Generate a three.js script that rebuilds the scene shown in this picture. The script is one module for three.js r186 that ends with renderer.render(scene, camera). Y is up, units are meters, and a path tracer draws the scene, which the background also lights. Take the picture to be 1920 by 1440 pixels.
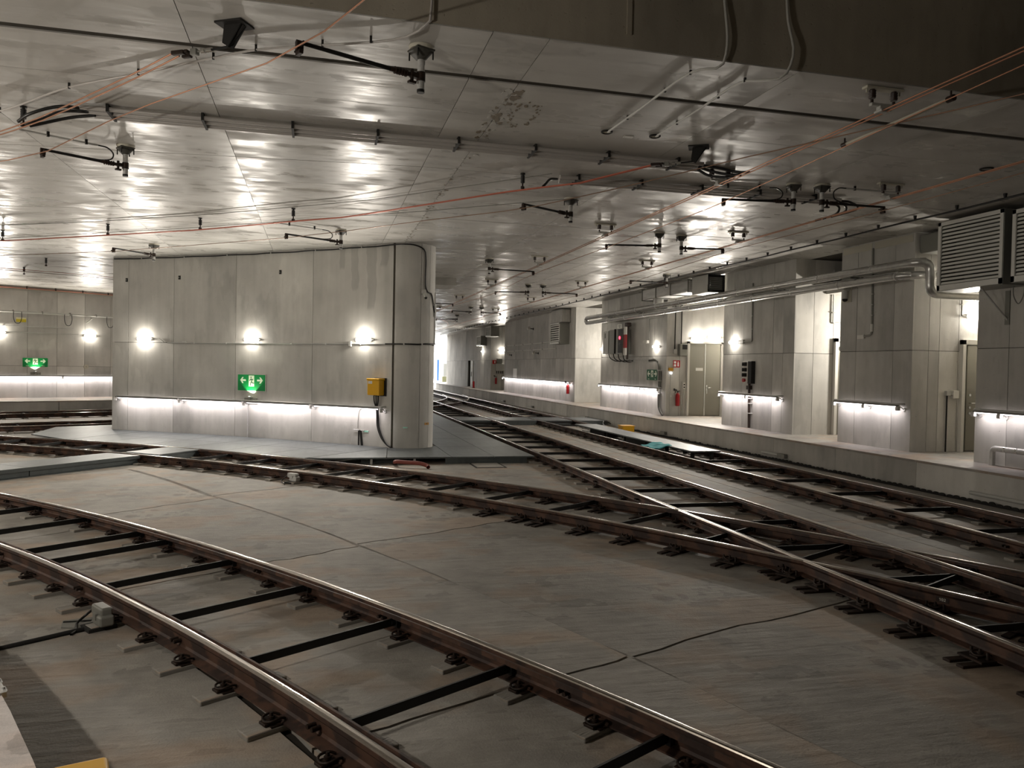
import * as THREE from 'three';
import { mergeGeometries } from 'three/addons/utils/BufferGeometryUtils.js';
import { RoundedBoxGeometry } from 'three/addons/geometries/RoundedBoxGeometry.js';
import { RectAreaLightUniformsLib } from 'three/addons/lights/RectAreaLightUniformsLib.js';

// ---------------------------------------------------------------- camera, exposure, light levels
RectAreaLightUniformsLib.init();
const scene = new THREE.Scene();
scene.background = new THREE.Color(0x000000);
const renderer = new THREE.WebGLRenderer({ antialias: true });
renderer.toneMapping = THREE.LinearToneMapping;
renderer.toneMappingExposure = 1.85;
renderer.shadowMap.enabled = true;
const camera = new THREE.PerspectiveCamera(2 * Math.atan(720 / 1442) * 180 / Math.PI, 4 / 3, 0.05, 300);
{
  const psi = 14.17 * Math.PI / 180, p = -1.2 * Math.PI / 180, r = Math.atan(0.019);
  const f = new THREE.Vector3(Math.sin(psi) * Math.cos(p), Math.sin(p), -Math.cos(psi) * Math.cos(p));
  const rt = new THREE.Vector3().crossVectors(f, new THREE.Vector3(0, 1, 0)).normalize();
  const up = new THREE.Vector3().crossVectors(rt, f);
  const rt2 = rt.clone().multiplyScalar(Math.cos(r)).addScaledVector(up, Math.sin(r));
  const up2 = up.clone().multiplyScalar(Math.cos(r)).addScaledVector(rt, -Math.sin(r));
  camera.position.set(0, 2.3, 0);                                   // eye height of someone standing on the low platform
  camera.quaternion.setFromRotationMatrix(new THREE.Matrix4().makeBasis(rt2, up2, f.clone().negate()));
}
const LAMP = 1.5, LAMP_FACE = 610, LAMP_COL = 0xfff6e9, LED = 30, LED_COL = 0xfff4f6, STATION = 2.5;

// ---------------------------------------------------------------- helpers
const V = (x, y, z) => new THREE.Vector3(x, y, z);
let seed = 7;
const rnd = () => { seed = (seed * 1664525 + 1013904223) >>> 0; return seed / 4294967296; };
const used = {};
function numbered(n) { used[n] = (used[n] ?? -1) + 1; return used[n] ? n + '_' + String(used[n]).padStart(3, '0') : n; }
function boxUV(g, ox = 0, oy = 0) {                                  // uv in metres from the face direction
  const p = g.attributes.position, n = g.attributes.normal, uv = new Float32Array(p.count * 2);
  for (let i = 0; i < p.count; i++) {
    const ax = Math.abs(n.getX(i)), ay = Math.abs(n.getY(i)), az = Math.abs(n.getZ(i));
    let u, v;
    if (ay >= ax && ay >= az) { u = p.getX(i); v = p.getZ(i); } else if (ax >= az) { u = p.getZ(i); v = p.getY(i); } else { u = p.getX(i); v = p.getY(i); }
    uv[2 * i] = u + ox; uv[2 * i + 1] = v + oy;
  }
  g.setAttribute('uv', new THREE.BufferAttribute(uv, 2));
  return g;
}
function clean(g) {
  const h = g.index ? g.toNonIndexed() : g;
  for (const k of Object.keys(h.attributes)) if (!['position', 'normal', 'uv'].includes(k)) h.deleteAttribute(k);
  if (!h.attributes.uv) boxUV(h);
  return h;
}
const merge = (l) => { l = [l].flat(3); return l.length === 1 ? clean(l[0]) : mergeGeometries(l.map(clean)); };
const box = (x0, x1, y0, y1, z0, z1) => boxUV(new THREE.BoxGeometry(x1 - x0, y1 - y0, z1 - z0).translate((x0 + x1) / 2, (y0 + y1) / 2, (z0 + z1) / 2));
const rbox = (x0, x1, y0, y1, z0, z1, r = 0.01, s = 2) => new RoundedBoxGeometry(x1 - x0, y1 - y0, z1 - z0, s, r).translate((x0 + x1) / 2, (y0 + y1) / 2, (z0 + z1) / 2);
function cyl(a, b, r, r2 = r, seg = 12, open = false) {
  const A = V(...a), B = V(...b), d = B.clone().sub(A), g = new THREE.CylinderGeometry(r2, r, d.length(), seg, 1, open);
  g.applyQuaternion(new THREE.Quaternion().setFromUnitVectors(V(0, 1, 0), d.normalize()));
  return g.translate((A.x + B.x) / 2, (A.y + B.y) / 2, (A.z + B.z) / 2);
}
class Poly extends THREE.CurvePath { }
function tube(pts, r, seg = 8, smooth = true, n) {
  const P = pts.map((p) => V(...p));
  const c = smooth ? new THREE.CatmullRomCurve3(P, false, 'centripetal') : P.slice(1).reduce((q, b, i) => { q.add(new THREE.LineCurve3(P[i], b)); return q; }, new Poly());
  return new THREE.TubeGeometry(c, n ?? Math.max(6, (pts.length - 1) * (smooth ? 8 : 4)), r, seg, false);
}
function pipe(pts, r, bend = 0.1, seg = 14) {                       // straight runs joined by rounded elbows
  const P = pts.map((p) => V(...p)), c = new Poly();
  let from = P[0];
  for (let i = 1; i < P.length; i++) {
    if (i === P.length - 1) { c.add(new THREE.LineCurve3(from, P[i])); break; }
    const a = P[i - 1].clone().sub(P[i]).normalize().multiplyScalar(bend).add(P[i]), b = P[i + 1].clone().sub(P[i]).normalize().multiplyScalar(bend).add(P[i]);
    c.add(new THREE.LineCurve3(from, a)); c.add(new THREE.QuadraticBezierCurve3(a, P[i], b)); from = b;
  }
  let L = 0; const cuts = [];
  for (const k of c.curves) { const n = k.isLineCurve3 ? 1 : 7; for (let j = 0; j < n; j++) cuts.push(k.getPoint(j / n)); }
  cuts.push(P[P.length - 1]);
  return sweep3(cuts, Array.from({ length: seg }, (_, i) => [r * Math.cos(i / seg * 2 * Math.PI), r * Math.sin(i / seg * 2 * Math.PI)]), true);
}
function sweep3(pts, prof, smooth = false) {                         // closed profile along a 3D polyline
  const N = pts.length, M = prof.length, fr = [];
  let nrm = null;
  for (let i = 0; i < N; i++) {
    const t = pts[Math.min(i + 1, N - 1)].clone().sub(pts[Math.max(i - 1, 0)]).normalize();
    if (!nrm) { nrm = Math.abs(t.y) > 0.9 ? V(1, 0, 0) : V(0, 1, 0); }
    nrm = nrm.clone().addScaledVector(t, -nrm.dot(t)).normalize();
    fr.push([pts[i], nrm, new THREE.Vector3().crossVectors(t, nrm)]);
  }
  const pos = [], nor = [], idx = [];
  for (let i = 0; i < N; i++) for (let j = 0; j < M; j++) { const [u, v] = prof[j], [p, n, b] = fr[i]; const l = Math.hypot(u, v) || 1; const q = p.clone().addScaledVector(b, u).addScaledVector(n, v); pos.push(q.x, q.y, q.z); const m = b.clone().multiplyScalar(u / l).addScaledVector(n, v / l); nor.push(m.x, m.y, m.z); }
  for (let i = 0; i < N - 1; i++) for (let j = 0; j < M; j++) { const a = i * M + j, b = i * M + (j + 1) % M; idx.push(a, a + M, b, b, a + M, b + M); }
  for (const [o, s] of [[0, -1], [(N - 1) * M, 1]]) for (let j = 1; j < M - 1; j++) s > 0 ? idx.push(o, o + j + 1, o + j) : idx.push(o, o + j, o + j + 1);
  const g = new THREE.BufferGeometry();
  g.setAttribute('position', new THREE.Float32BufferAttribute(pos, 3)); g.setAttribute('normal', new THREE.Float32BufferAttribute(nor, 3)); g.setIndex(idx);
  return boxUV(g);
}
// profile [u outward-right, v up] swept along plan points [x, z]; every profile edge is its own strip so edges stay crisp
function sweep(plan, prof, y0, closed = true) {
  const N = plan.length, R = plan.map((p, i) => { const a = plan[Math.max(0, i - 1)], b = plan[Math.min(N - 1, i + 1)], dx = b[0] - a[0], dz = b[1] - a[1], l = Math.hypot(dx, dz); return [-dz / l, dx / l]; });
  const pos = [], uv = [], idx = [], at = (i, [u, v]) => [plan[i][0] + R[i][0] * u, y0 + v, plan[i][1] + R[i][1] * u];
  const E = closed ? prof.length : prof.length - 1;
  let base = 0, vv = 0;
  for (let e = 0; e < E; e++) {
    const a = prof[e], b = prof[(e + 1) % prof.length]; let s = 0; const w = Math.hypot(a[0] - b[0], a[1] - b[1]);
    for (let i = 0; i < N; i++) { if (i) s += Math.hypot(plan[i][0] - plan[i - 1][0], plan[i][1] - plan[i - 1][1]); pos.push(...at(i, a), ...at(i, b)); uv.push(s, vv, s, vv + w); }
    for (let i = 0; i < N - 1; i++) { const q = base + i * 2; idx.push(q, q + 2, q + 1, q + 1, q + 2, q + 3); }
    base += N * 2; vv += w;
  }
  const g = new THREE.BufferGeometry();
  g.setAttribute('position', new THREE.Float32BufferAttribute(pos, 3)); g.setAttribute('uv', new THREE.Float32BufferAttribute(uv, 2)); g.setIndex(idx); g.computeVertexNormals();
  return g;
}
function slabGeo(poly, y0, y1, ox = 0, oy = 0) {                      // plan polygon [x, z] extruded between two heights
  const s = new THREE.Shape(poly.map(([x, z]) => new THREE.Vector2(x, -z)));
  const g = new THREE.ExtrudeGeometry(s, { depth: y1 - y0, bevelEnabled: false, curveSegments: 1 });
  g.rotateX(-Math.PI / 2); g.translate(0, y0, 0);
  return boxUV(g, ox, oy);
}
const mesh = (name, geos, mat, parent, kind) => { const m = new THREE.Mesh(merge(geos), mat); m.name = parent ? name : numbered(name); m.castShadow = m.receiveShadow = true; (parent ?? scene).add(m); if (kind) m.userData.kind = kind; return m; };
function thing(name, label, category, pos = [0, 0, 0], turn = 0, group) {
  const o = new THREE.Group(); o.name = numbered(name); o.position.set(...pos); o.rotation.y = turn; scene.add(o);
  o.userData = { label, category }; if (group) o.userData.group = group;
  return o;
}
// part given in world coordinates under an unrotated thing
function part(o, name, geos, mat, parent) {
  const g = merge(geos); g.translate(-o.position.x, -o.position.y, -o.position.z);
  const m = new THREE.Mesh(g, mat); m.name = name; m.castShadow = m.receiveShadow = true; (parent ?? o).add(m); return m;
}
function struct(name, pos = [0, 0, 0], label) { const o = new THREE.Group(); o.name = numbered(name); o.position.set(...pos); scene.add(o); o.userData = { kind: 'structure' }; if (label) o.userData.label = label; return o; }

// ---------------------------------------------------------------- procedural textures
const lerp = (a, b, t) => a + (b - a) * t, sstep = (a, b, x) => { const t = Math.min(1, Math.max(0, (x - a) / (b - a))); return t * t * (3 - 2 * t); };
function lattice(nx, ny, sd) {
  const g = new Float32Array(nx * ny); let s = sd * 2654435761 >>> 0;
  for (let i = 0; i < g.length; i++) { s = (s * 1664525 + 1013904223) >>> 0; g[i] = s / 4294967296 * 2 - 1; }
  return (u, v) => {
    let x = u * nx, y = v * ny; const xi = Math.floor(x), yi = Math.floor(y); x -= xi; y -= yi; x = x * x * (3 - 2 * x); y = y * y * (3 - 2 * y);
    const x0 = ((xi % nx) + nx) % nx, x1 = (x0 + 1) % nx, y0 = ((yi % ny) + ny) % ny, y1 = (y0 + 1) % ny;
    return lerp(lerp(g[y0 * nx + x0], g[y0 * nx + x1], x), lerp(g[y1 * nx + x0], g[y1 * nx + x1], x), y);
  };
}
function fbm(nx, ny, oct, sd) { const L = Array.from({ length: oct }, (_, i) => lattice(nx << i, ny << i, sd + i * 13)); return (u, v) => { let a = 1, s = 0, w = 0; for (const l of L) { s += a * l(u, v); w += a; a *= 0.55; } return s / w * 1.6; }; }
const enc = (c) => Math.max(0, Math.min(255, Math.round(255 * (c <= 0.0031308 ? 12.92 * c : 1.055 * Math.pow(c, 1 / 2.4) - 0.055))));
function tex(n, fn, srgb = true, metres = 4) {
  const d = new Uint8Array(n * n * 4);
  for (let y = 0; y < n; y++) for (let x = 0; x < n; x++) { const c = fn(x / n, y / n, x, y), o = (y * n + x) * 4; for (let k = 0; k < 3; k++) { const q = typeof c === 'number' ? c : c[k]; d[o + k] = srgb ? enc(q) : Math.max(0, Math.min(255, Math.round(q * 255))); } d[o + 3] = 255; }
  const t = new THREE.DataTexture(d, n, n); t.wrapS = t.wrapT = THREE.RepeatWrapping; t.magFilter = THREE.LinearFilter; t.minFilter = THREE.LinearMipmapLinearFilter; t.generateMipmaps = true;
  if (srgb) t.colorSpace = THREE.SRGBColorSpace; t.repeat.set(1 / metres, 1 / metres); t.needsUpdate = true; return t;
}
let gs = 99; const grain = () => { gs = (gs * 1664525 + 1013904223) >>> 0; return gs / 2147483648 - 1; };
const wA = fbm(3, 3, 6, 1), wB = fbm(9, 9, 4, 40), wS = fbm(22, 2, 3, 70), wP = lattice(220, 220, 5), wQ = fbm(6, 2, 6, 91);
const wallTex = tex(1024, (u, v) => {
  let l = 0.52 * (1 + 0.14 * wA(u, v) + 0.05 * wB(u, v) + 0.07 * wS(u, v) + 0.03 * grain());
  l *= 1 - 0.10 * sstep(0.25, 0.45, wQ(u, v)) + 0.07 * sstep(0.25, 0.45, -wQ(u, v));       // damp blotches and lime patches with an outline
  if (wP(u, v) > 0.93) l *= 0.62;                                                              // pin holes
  const g = 0.5 + 0.5 * wB(v, u); return [l * 1.0, l * (0.98 + 0.006 * g), l * (0.92 + 0.02 * g)];
}, true, 4);
// the same concrete with dark damp runs down from the roof joint, as on the right upper panel of the island wall
const dripN = fbm(8, 5, 4, 207);
const stainTex = tex(1024, (u, v) => {
  const x = u * 4, y = v * 4, w = 0.10 * dripN(u, v), run = (cx, hw, bot) => sstep(hw + 0.012, hw - 0.012, Math.abs(x - cx + w) * (1 + 0.35 * Math.max(0, 0.5 - (y - bot)))) * sstep(bot - 0.02, bot + 0.10, y + w);
  let l = 0.51 * (1 + 0.14 * wA(u, v) + 0.05 * wB(u, v) + 0.07 * wS(u, v) + 0.03 * grain());
  l *= 1 - 0.20 * Math.max(run(1.40, 0.15, 1.45), run(0.80, 0.17, 0.85), run(1.85, 0.10, 2.0), run(0.35, 0.12, 1.9));
  return [l, l * 0.983, l * 0.925];
}, true, 4);
const wallBump = tex(512, (u, v) => 0.5 + 0.22 * wA(u, v) + 0.12 * wB(u, v) - (wP(u, v) > 0.9 ? 0.3 : 0) + 0.05 * grain(), false, 4);
const fA = fbm(3, 3, 6, 11), fB = fbm(5, 40, 4, 45), fC = fbm(12, 12, 4, 75), fP = lattice(180, 180, 8), fR = fbm(3, 3, 4, 120);
const floorTex = tex(1024, (u, v) => {
  let l = 0.33 * (1 + 0.20 * fA(u, v) + 0.13 * fB(u, v) + 0.13 * fC(u, v) + 0.10 * grain());
  l *= 1 - 0.24 * sstep(0.30, 0.40, fC(v, u)) * sstep(-0.1, 0.3, fA(v, u)) + 0.12 * sstep(0.32, 0.38, -fB(u, v)) - 0.22 * sstep(0.42, 0.46, fB(u, v)) * sstep(0, 0.2, fC(u, v));
  if (fP(u, v) > 0.955) l *= 0.7;
  const r = 0.16 * sstep(0.1, 0.6, fR(u, v)); return [l * (1.02 + r * 0.6), l * (0.965 - r * 0.4), l * (0.88 - r)];
}, true, 3);
const floorBump = tex(512, (u, v) => 0.5 + 0.2 * fA(u, v) + 0.18 * fB(u, v) + 0.14 * fC(u, v) + 0.08 * grain(), false, 3);
const cA = fbm(2, 3, 6, 21), cB = fbm(4, 26, 4, 55), cC = fbm(10, 14, 4, 85), cD = fbm(3, 9, 3, 140);
const ceilTex = tex(1024, (u, v) => {
  let l = 0.465 * (1 + 0.08 * cA(u, v) + 0.05 * cB(u, v) + 0.04 * cC(u, v) + 0.02 * grain());
  l *= 1 - 0.13 * sstep(0.38, 0.52, cD(u, v)) * sstep(0.0, 0.2, cC(u, v));
  return [l * 1.0, l * 0.975, l * 0.915];
}, true, 5);
const ceilRough = tex(512, (u, v) => { const r = 0.40 + 0.20 * cC(u, v) + 0.14 * cB(u, v) + 0.10 * cA(v, u); return [r, r, r]; }, false, 5);
const ceilBump = tex(1024, (u, v) => 0.5 + 0.30 * cB(u, v) + 0.16 * cA(u, v) + 0.10 * cC(u, v), false, 5);
const rA = fbm(4, 6, 5, 31), rB = fbm(16, 16, 4, 61);
const rustTex = tex(512, (u, v) => { const t = sstep(-0.35, 0.45, rA(u, v) + 0.5 * rB(u, v)), k = 1 + 0.25 * rB(u, v) + 0.08 * grain(); return [lerp(0.060, 0.125, t) * k, lerp(0.040, 0.072, t) * k, lerp(0.033, 0.048, t) * k]; }, true, 1);
const zincTex = tex(512, (u, v) => { const l = 0.52 * (1 + 0.12 * rA(u, v) + 0.10 * rB(u, v) + 0.04 * grain()); return [l, l * 1.0, l * 0.97]; }, true, 1);
const plateTex = tex(512, (u, v) => { const l = 0.155 * (1 + 0.16 * fA(u, v) + 0.10 * fB(v, u) + 0.07 * grain()); return [l * 0.90, l * 1.0, l * 1.02]; }, true, 3);

const M_ = (o) => new THREE.MeshStandardMaterial(o);
const conc = (tint, o = {}) => M_({ map: wallTex, bumpMap: wallBump, bumpScale: 0.004, roughness: 0.72, color: new THREE.Color(tint, tint * 0.997, tint * 0.985), ...o });
const M = {
  wall: [1.0, 0.93, 1.06, 0.88, 1.10].map((t) => conc(t)),
  wallDark: [0.94, 0.88, 0.99].map((t) => conc(t)),
  wallStain: conc(1.0, { map: stainTex }),
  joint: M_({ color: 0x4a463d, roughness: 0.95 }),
  floor: [1.0, 0.94, 1.06].map((t) => M_({ map: floorTex, bumpMap: floorBump, bumpScale: 0.010, roughness: 0.7, color: new THREE.Color(t, t, t * 0.99) })),
  floorBase: M_({ map: floorTex, color: 0x453d34, roughness: 0.95 }),
  ceil: [1.0, 0.96, 1.03].map((t) => new THREE.MeshPhysicalMaterial({ specularIntensity: 0.45, map: ceilTex, roughnessMap: ceilRough, roughness: 1, bumpMap: ceilBump, bumpScale: 0.0045, color: new THREE.Color(t, t, t) })),
  ceilJoint: M_({ color: 0x3b372f, roughness: 0.9 }),
  raw: M_({ map: wallTex, bumpMap: wallBump, bumpScale: 0.006, color: 0xd8d0c2, roughness: 0.9 }),
  rust: M_({ map: rustTex, color: 0xd6cbc8, roughness: 0.62, metalness: 0.25 }),
  rustDark: M_({ map: rustTex, color: 0x8a8580, roughness: 0.6, metalness: 0.3 }),
  polished: M_({ color: 0x9a938a, roughness: 0.24, metalness: 1 }),
  black: M_({ color: 0x0f0e0d, roughness: 0.55 }),
  blackGloss: M_({ color: 0x0c0c0c, roughness: 0.35 }),
  zinc: M_({ map: zincTex, roughness: 0.36, metalness: 0.45 }),
  zincMatt: M_({ map: zincTex, roughness: 0.55, metalness: 0.2 }),
  duct: M_({ map: zincTex, roughness: 0.27, metalness: 0.7, color: 0xffffff }),
  plate: M_({ map: plateTex, roughness: 0.5, metalness: 0.15, bumpMap: floorBump, bumpScale: 0.002 }),
  plateEdge: M_({ map: plateTex, color: 0xd8dcdc, roughness: 0.5, metalness: 0.25 }),
  copper: M_({ color: new THREE.Color(0.50, 0.26, 0.165), roughness: 0.38, metalness: 0.8 }),
  copperRed: M_({ color: new THREE.Color(0.58, 0.18, 0.12), roughness: 0.45, metalness: 0.55 }),
  copperDark: M_({ color: new THREE.Color(0.30, 0.19, 0.13), roughness: 0.4, metalness: 0.8 }),
  greyTube: M_({ color: 0xb4b0ac, roughness: 0.28 }),
  greyPaint: M_({ color: 0x85857f, roughness: 0.5, metalness: 0.2 }),
  baseGrey: M_({ color: 0x45443f, roughness: 0.6 }),
  lightGrey: M_({ color: 0xb9b9b4, roughness: 0.5 }),
  white: M_({ color: 0xd9d7d0, roughness: 0.5 }),
  louvre: M_({ color: 0xe4e4de, roughness: 0.42 }),
  dark: M_({ color: 0x1b1a18, roughness: 0.8 }),
  brown: M_({ color: 0x2e2019, roughness: 0.45 }),
  yellow: M_({ color: 0xe0a800, roughness: 0.45 }),
  yellowDark: M_({ color: 0xb98712, roughness: 0.55 }),
  red: M_({ color: 0xa31218, roughness: 0.4 }),
  redHose: M_({ color: 0x7d3a30, roughness: 0.6 }),
  teal: M_({ color: 0x2a9aa2, roughness: 0.8 }),
  blue: M_({ color: 0x1550b4, roughness: 0.5 }),
  steel: M_({ color: 0x98968c, roughness: 0.34, metalness: 0.6 }),
  door: M_({ color: 0x8a877c, roughness: 0.38, metalness: 0.35 }),
  chrome: M_({ color: 0xd0d0cc, roughness: 0.2, metalness: 1 }),
  tile: M_({ color: 0xe2e2e0, roughness: 0.35 }),
  cream: M_({ color: 0xbdb9aa, roughness: 0.7 }),
  platform: M_({ map: floorTex, color: 0xffffff, bumpMap: floorBump, bumpScale: 0.003, roughness: 0.65 }),
};
const glow = (col, k) => M_({ color: 0xffffff, emissive: col, emissiveIntensity: k, roughness: 0.6 });
const G = { lamp: glow(LAMP_COL, 8), led: glow(LED_COL, 3), station: glow(0xffffff, 1.2), redDot: glow(0xff2040, 3), indicator: glow(0xffffff, 2) };
const pick = (a, i) => a[((i * 7 + (i >> 2) * 3) % a.length + a.length) % a.length];

// plan geometry that the place is laid out on
const BC = [-25.53, 8.33], EC = [-23.5, -57.9], AC = [-32.63, 14.15];
const arc = (c, r, t0, t1, n) => Array.from({ length: n + 1 }, (_, i) => { const t = lerp(t0, t1, i / n); return [c[0] + r * Math.cos(t), c[1] - r * Math.sin(t)]; });   // around the near centre (z towards the viewer at t = 0)
const arcE = (r, t0, t1, n) => Array.from({ length: n + 1 }, (_, i) => { const t = lerp(t0, t1, i / n); return [EC[0] + r * Math.cos(t), EC[1] + r * Math.sin(t)]; });
const H = 5.46;                                                       // ceiling height above the track slab

// ================================================================ THE SETTING
// ---- floor: cast slabs with open, slightly ragged joints over a darker bed
const floor = struct('floor', [0, 0, 0], 'cast concrete track slab with ragged joints and brownish rust stains');
mesh('floor_bed', box(-34, 12, -0.3, -0.03, -110, 12), M.floorBase, floor);
const J1 = (t) => { const T = [0.1, 0.4, 0.464, 0.536, 0.608, 0.754, 0.874, 1.4], R = [31.0, 31.12, 31.32, 31.52, 31.82, 32.66, 33.9, 36.0]; let i = 0; while (i < T.length - 2 && t > T[i + 1]) i++; return lerp(R[i], R[i + 1], (t - T[i]) / (T[i + 1] - T[i])); };
const jagL = lattice(64, 64, 333), jagF = lattice(256, 64, 334);
const jag = (k, s) => 0.0013 * jagL(s * 0.09, k * 0.137 + 0.3) + 0.0004 * jagF(s * 0.11, k * 0.137);
function clipX(poly, xmax) {
  const out = [];
  poly.forEach((a, i) => { const b = poly[(i + 1) % poly.length], ia = a[0] <= xmax, ib = b[0] <= xmax; if (ia) out.push(a); if (ia !== ib) { const t = (xmax - a[0]) / (b[0] - a[0]); out.push([xmax, lerp(a[1], b[1], t)]); } });
  return out;
}
const pol = (r, t) => [BC[0] + r * Math.cos(t), BC[1] - r * Math.sin(t)];
function ring(k, r0, r1, cuts, skew = 0) {
  for (let c = 0; c < cuts.length - 1; c++) {
    const P = [], t0 = cuts[c], t1 = cuts[c + 1], n = 14, m = 16, gap = 0.015;
    const edge = (t, ci, side, f) => { const r = lerp(r0(t), r1(t), f); return pol(r, t - skew * (f - 0.5) + jag(k * 10 + ci, r) + side * gap / r); };
    for (let i = 0; i <= n; i++) { const t = lerp(t0, t1, i / n); P.push(i === 0 ? edge(t0, c, 1, 1) : i === n ? edge(t1, c + 1, -1, 1) : pol(r1(t) - gap + 0.012 * jagF(t * 2, k * 0.31), t - skew * 0.5)); }
    for (let i = 1; i < m; i++) P.push(edge(t1, c + 1, -1, 1 - i / m));
    for (let i = 0; i <= n; i++) { const t = lerp(t1, t0, i / n); P.push(i === 0 ? edge(t1, c + 1, -1, 0) : i === n ? edge(t0, c, 1, 0) : pol(r0(t) + gap + 0.012 * jagF(t * 2, k * 0.31 - 0.31), t + skew * 0.5)); }
    for (let i = 1; i < m; i++) P.push(edge(t0, c, 1, i / m));
    const Q = clipX(P, 5.34); if (Q.length < 3) continue;
    mesh('slab', slabGeo(Q, -0.06, 0, rnd() * 3, rnd() * 3), pick(M.floor, c + k), floor);
  }
}
const K = (v) => () => v;
ring(0, K(27.16), K(28.62), [0.1, 0.42, 0.579, 0.74, 0.91, 1.15, 1.4]);
ring(1, K(28.66), (t) => J1(t), [0.1, 0.29, 0.468, 0.613, 0.749, 0.90, 1.08, 1.4], 0.006);
ring(2, (t) => J1(t) + 0.004, K(36.85), [0.1, 0.29, 0.455, 0.603, 0.745, 0.90, 1.08, 1.4], 0.02);
mesh('slab', slabGeo([...arc(BC, 36.9, 1.4, 0.580, 44), [5.34, -11.9], [5.34, -100], [-33, -100], [-33, -28]], -0.06, 0), M.floor[1], floor);
for (const [x0, x1, o] of [[5.35, 8.06, 0], [8.08, 11.7, 2.3]]) for (let z = 12 - o, i = 0; z > -98; z -= 5.6, i++) mesh('slab', boxUV(box(x0, x1, -0.06, 0, z - 5.585, z), rnd() * 3, rnd() * 3), pick(M.floor, i + 1), floor);
{ // cover let into the slab in front of the walkway
  const h = mesh('hatch_cover', box(3.58, 4.2, -0.02, 0.012, -18.15, -17.2), M.floor[2], floor);
  mesh('hatch_frame', [box(3.52, 3.56, -0.02, 0.006, -18.2, -17.14), box(4.22, 4.25, -0.02, 0.006, -18.2, -17.14), box(3.52, 4.25, -0.02, 0.006, -17.19, -17.14)], M.dark, floor);
}

// ---- ceiling: shuttered panels under the roof slab, an open slot, and the raised void over the viewer
const ceiling = struct('ceiling', [0, 0, 0], 'smooth shuttered concrete tunnel roof with panel joints');
mesh('roof_slab', box(-34, 16.6, 5.475, 6.2, -78, -7.17), M.ceilJoint, ceiling);
mesh('void_face', [box(-34, 16.6, 5.476, 8.8, -7.6, -7.15)], M.raw, ceiling);
mesh('void_roof', box(-34, 16.6, 8.8, 9.2, -7.6, 12.5), M.raw, ceiling);
for (const x of [-2.6, 2.9, 8.2]) mesh('void_face_rib', box(x, x + 0.05, 5.6, 8.8, -7.15, -7.135), M.raw, ceiling);
{
  const bays = [-34, -9.4, -6.75, -4.0, -1.27, 1.56, 2.12, 4.85, 7.7, 10.3, 13.2], rows = [[-7.162, -8.27], [-8.38, -9.5]];
  let z = -9.5; while (z > -45) { rows.push([z, z - 1.38]); z -= 1.38; } rows.push([z, -56], [-56, -67], [-67, -77.5]);
  const zt = (x, zz) => zz - 0.22 * Math.max(0, 1.56 - Math.max(x, -9.4)) * sstep(-9.5, -15, zz) * (1 - sstep(-30, -44, zz));
  rows.forEach(([a, b], r) => bays.slice(1).forEach((x1, i) => {
    const x0 = bays[i] + 0.004, q = x1 - 0.004, g = 0.0045, dz = r > 1 ? 1 : 0;
    const P = [[x0, zt(x0, a) - g * dz], [q, zt(q, a) - g * dz], [q, zt(q, b) + g], [x0, zt(x0, b) + g]];
    mesh('ceiling_panel', slabGeo(P, 5.46 + 0.003 * ((r * 5 + i * 3) % 3 === 0 ? 1 : 0), 5.475, rnd() * 5, rnd() * 5), pick(M.ceil, r * 3 + i), ceiling);
  }));
}
{ // lime crust along the leaking joint right of the island wall: thin irregular flakes on the concrete
  const pale = [], darkC = [];
  const flake = (x, z, r) => { const n = 7 + Math.floor(rnd() * 4), p = []; for (let i = 0; i < n; i++) { const a = i / n * 6.283, q = r * (0.5 + 0.7 * rnd()); p.push([x + q * Math.cos(a) * 0.8, z - q * Math.sin(a) * 1.5]); } return slabGeo(p, H - 0.003 - 0.003 * rnd(), H + 0.004); };
  for (let i = 0; i < 150; i++) { const z = -8.6 - 11 * Math.pow(rnd(), 1.2), k = z > -11.5 ? 1 : 0.6; (i % 3 ? pale : darkC).push(flake(2.14 + (rnd() - 0.5) * 0.22 * k, z, (0.02 + 0.05 * rnd()) * k)); }
  for (let i = 0; i < 34; i++) { const a = i / 34 * 6.283; darkC.push(flake(2.40 + 0.15 * Math.cos(a) + 0.09 * rnd(), -9.45 + 0.40 * Math.sin(a) + 0.16 * rnd(), 0.008 + 0.022 * rnd())); }
  mesh('lime_crust', pale, M_({ map: ceilTex, color: 0xffffff, roughness: 0.9 }), ceiling, 'stuff'); mesh('lime_crust', darkC, M_({ map: ceilTex, color: 0xb3a795, roughness: 0.9 }), ceiling, 'stuff');
}
mesh('ceiling_downstand', box(4.0, 4.75, 5.2, 5.46, -28.9, -27.2), M.wall[1], ceiling);

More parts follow.
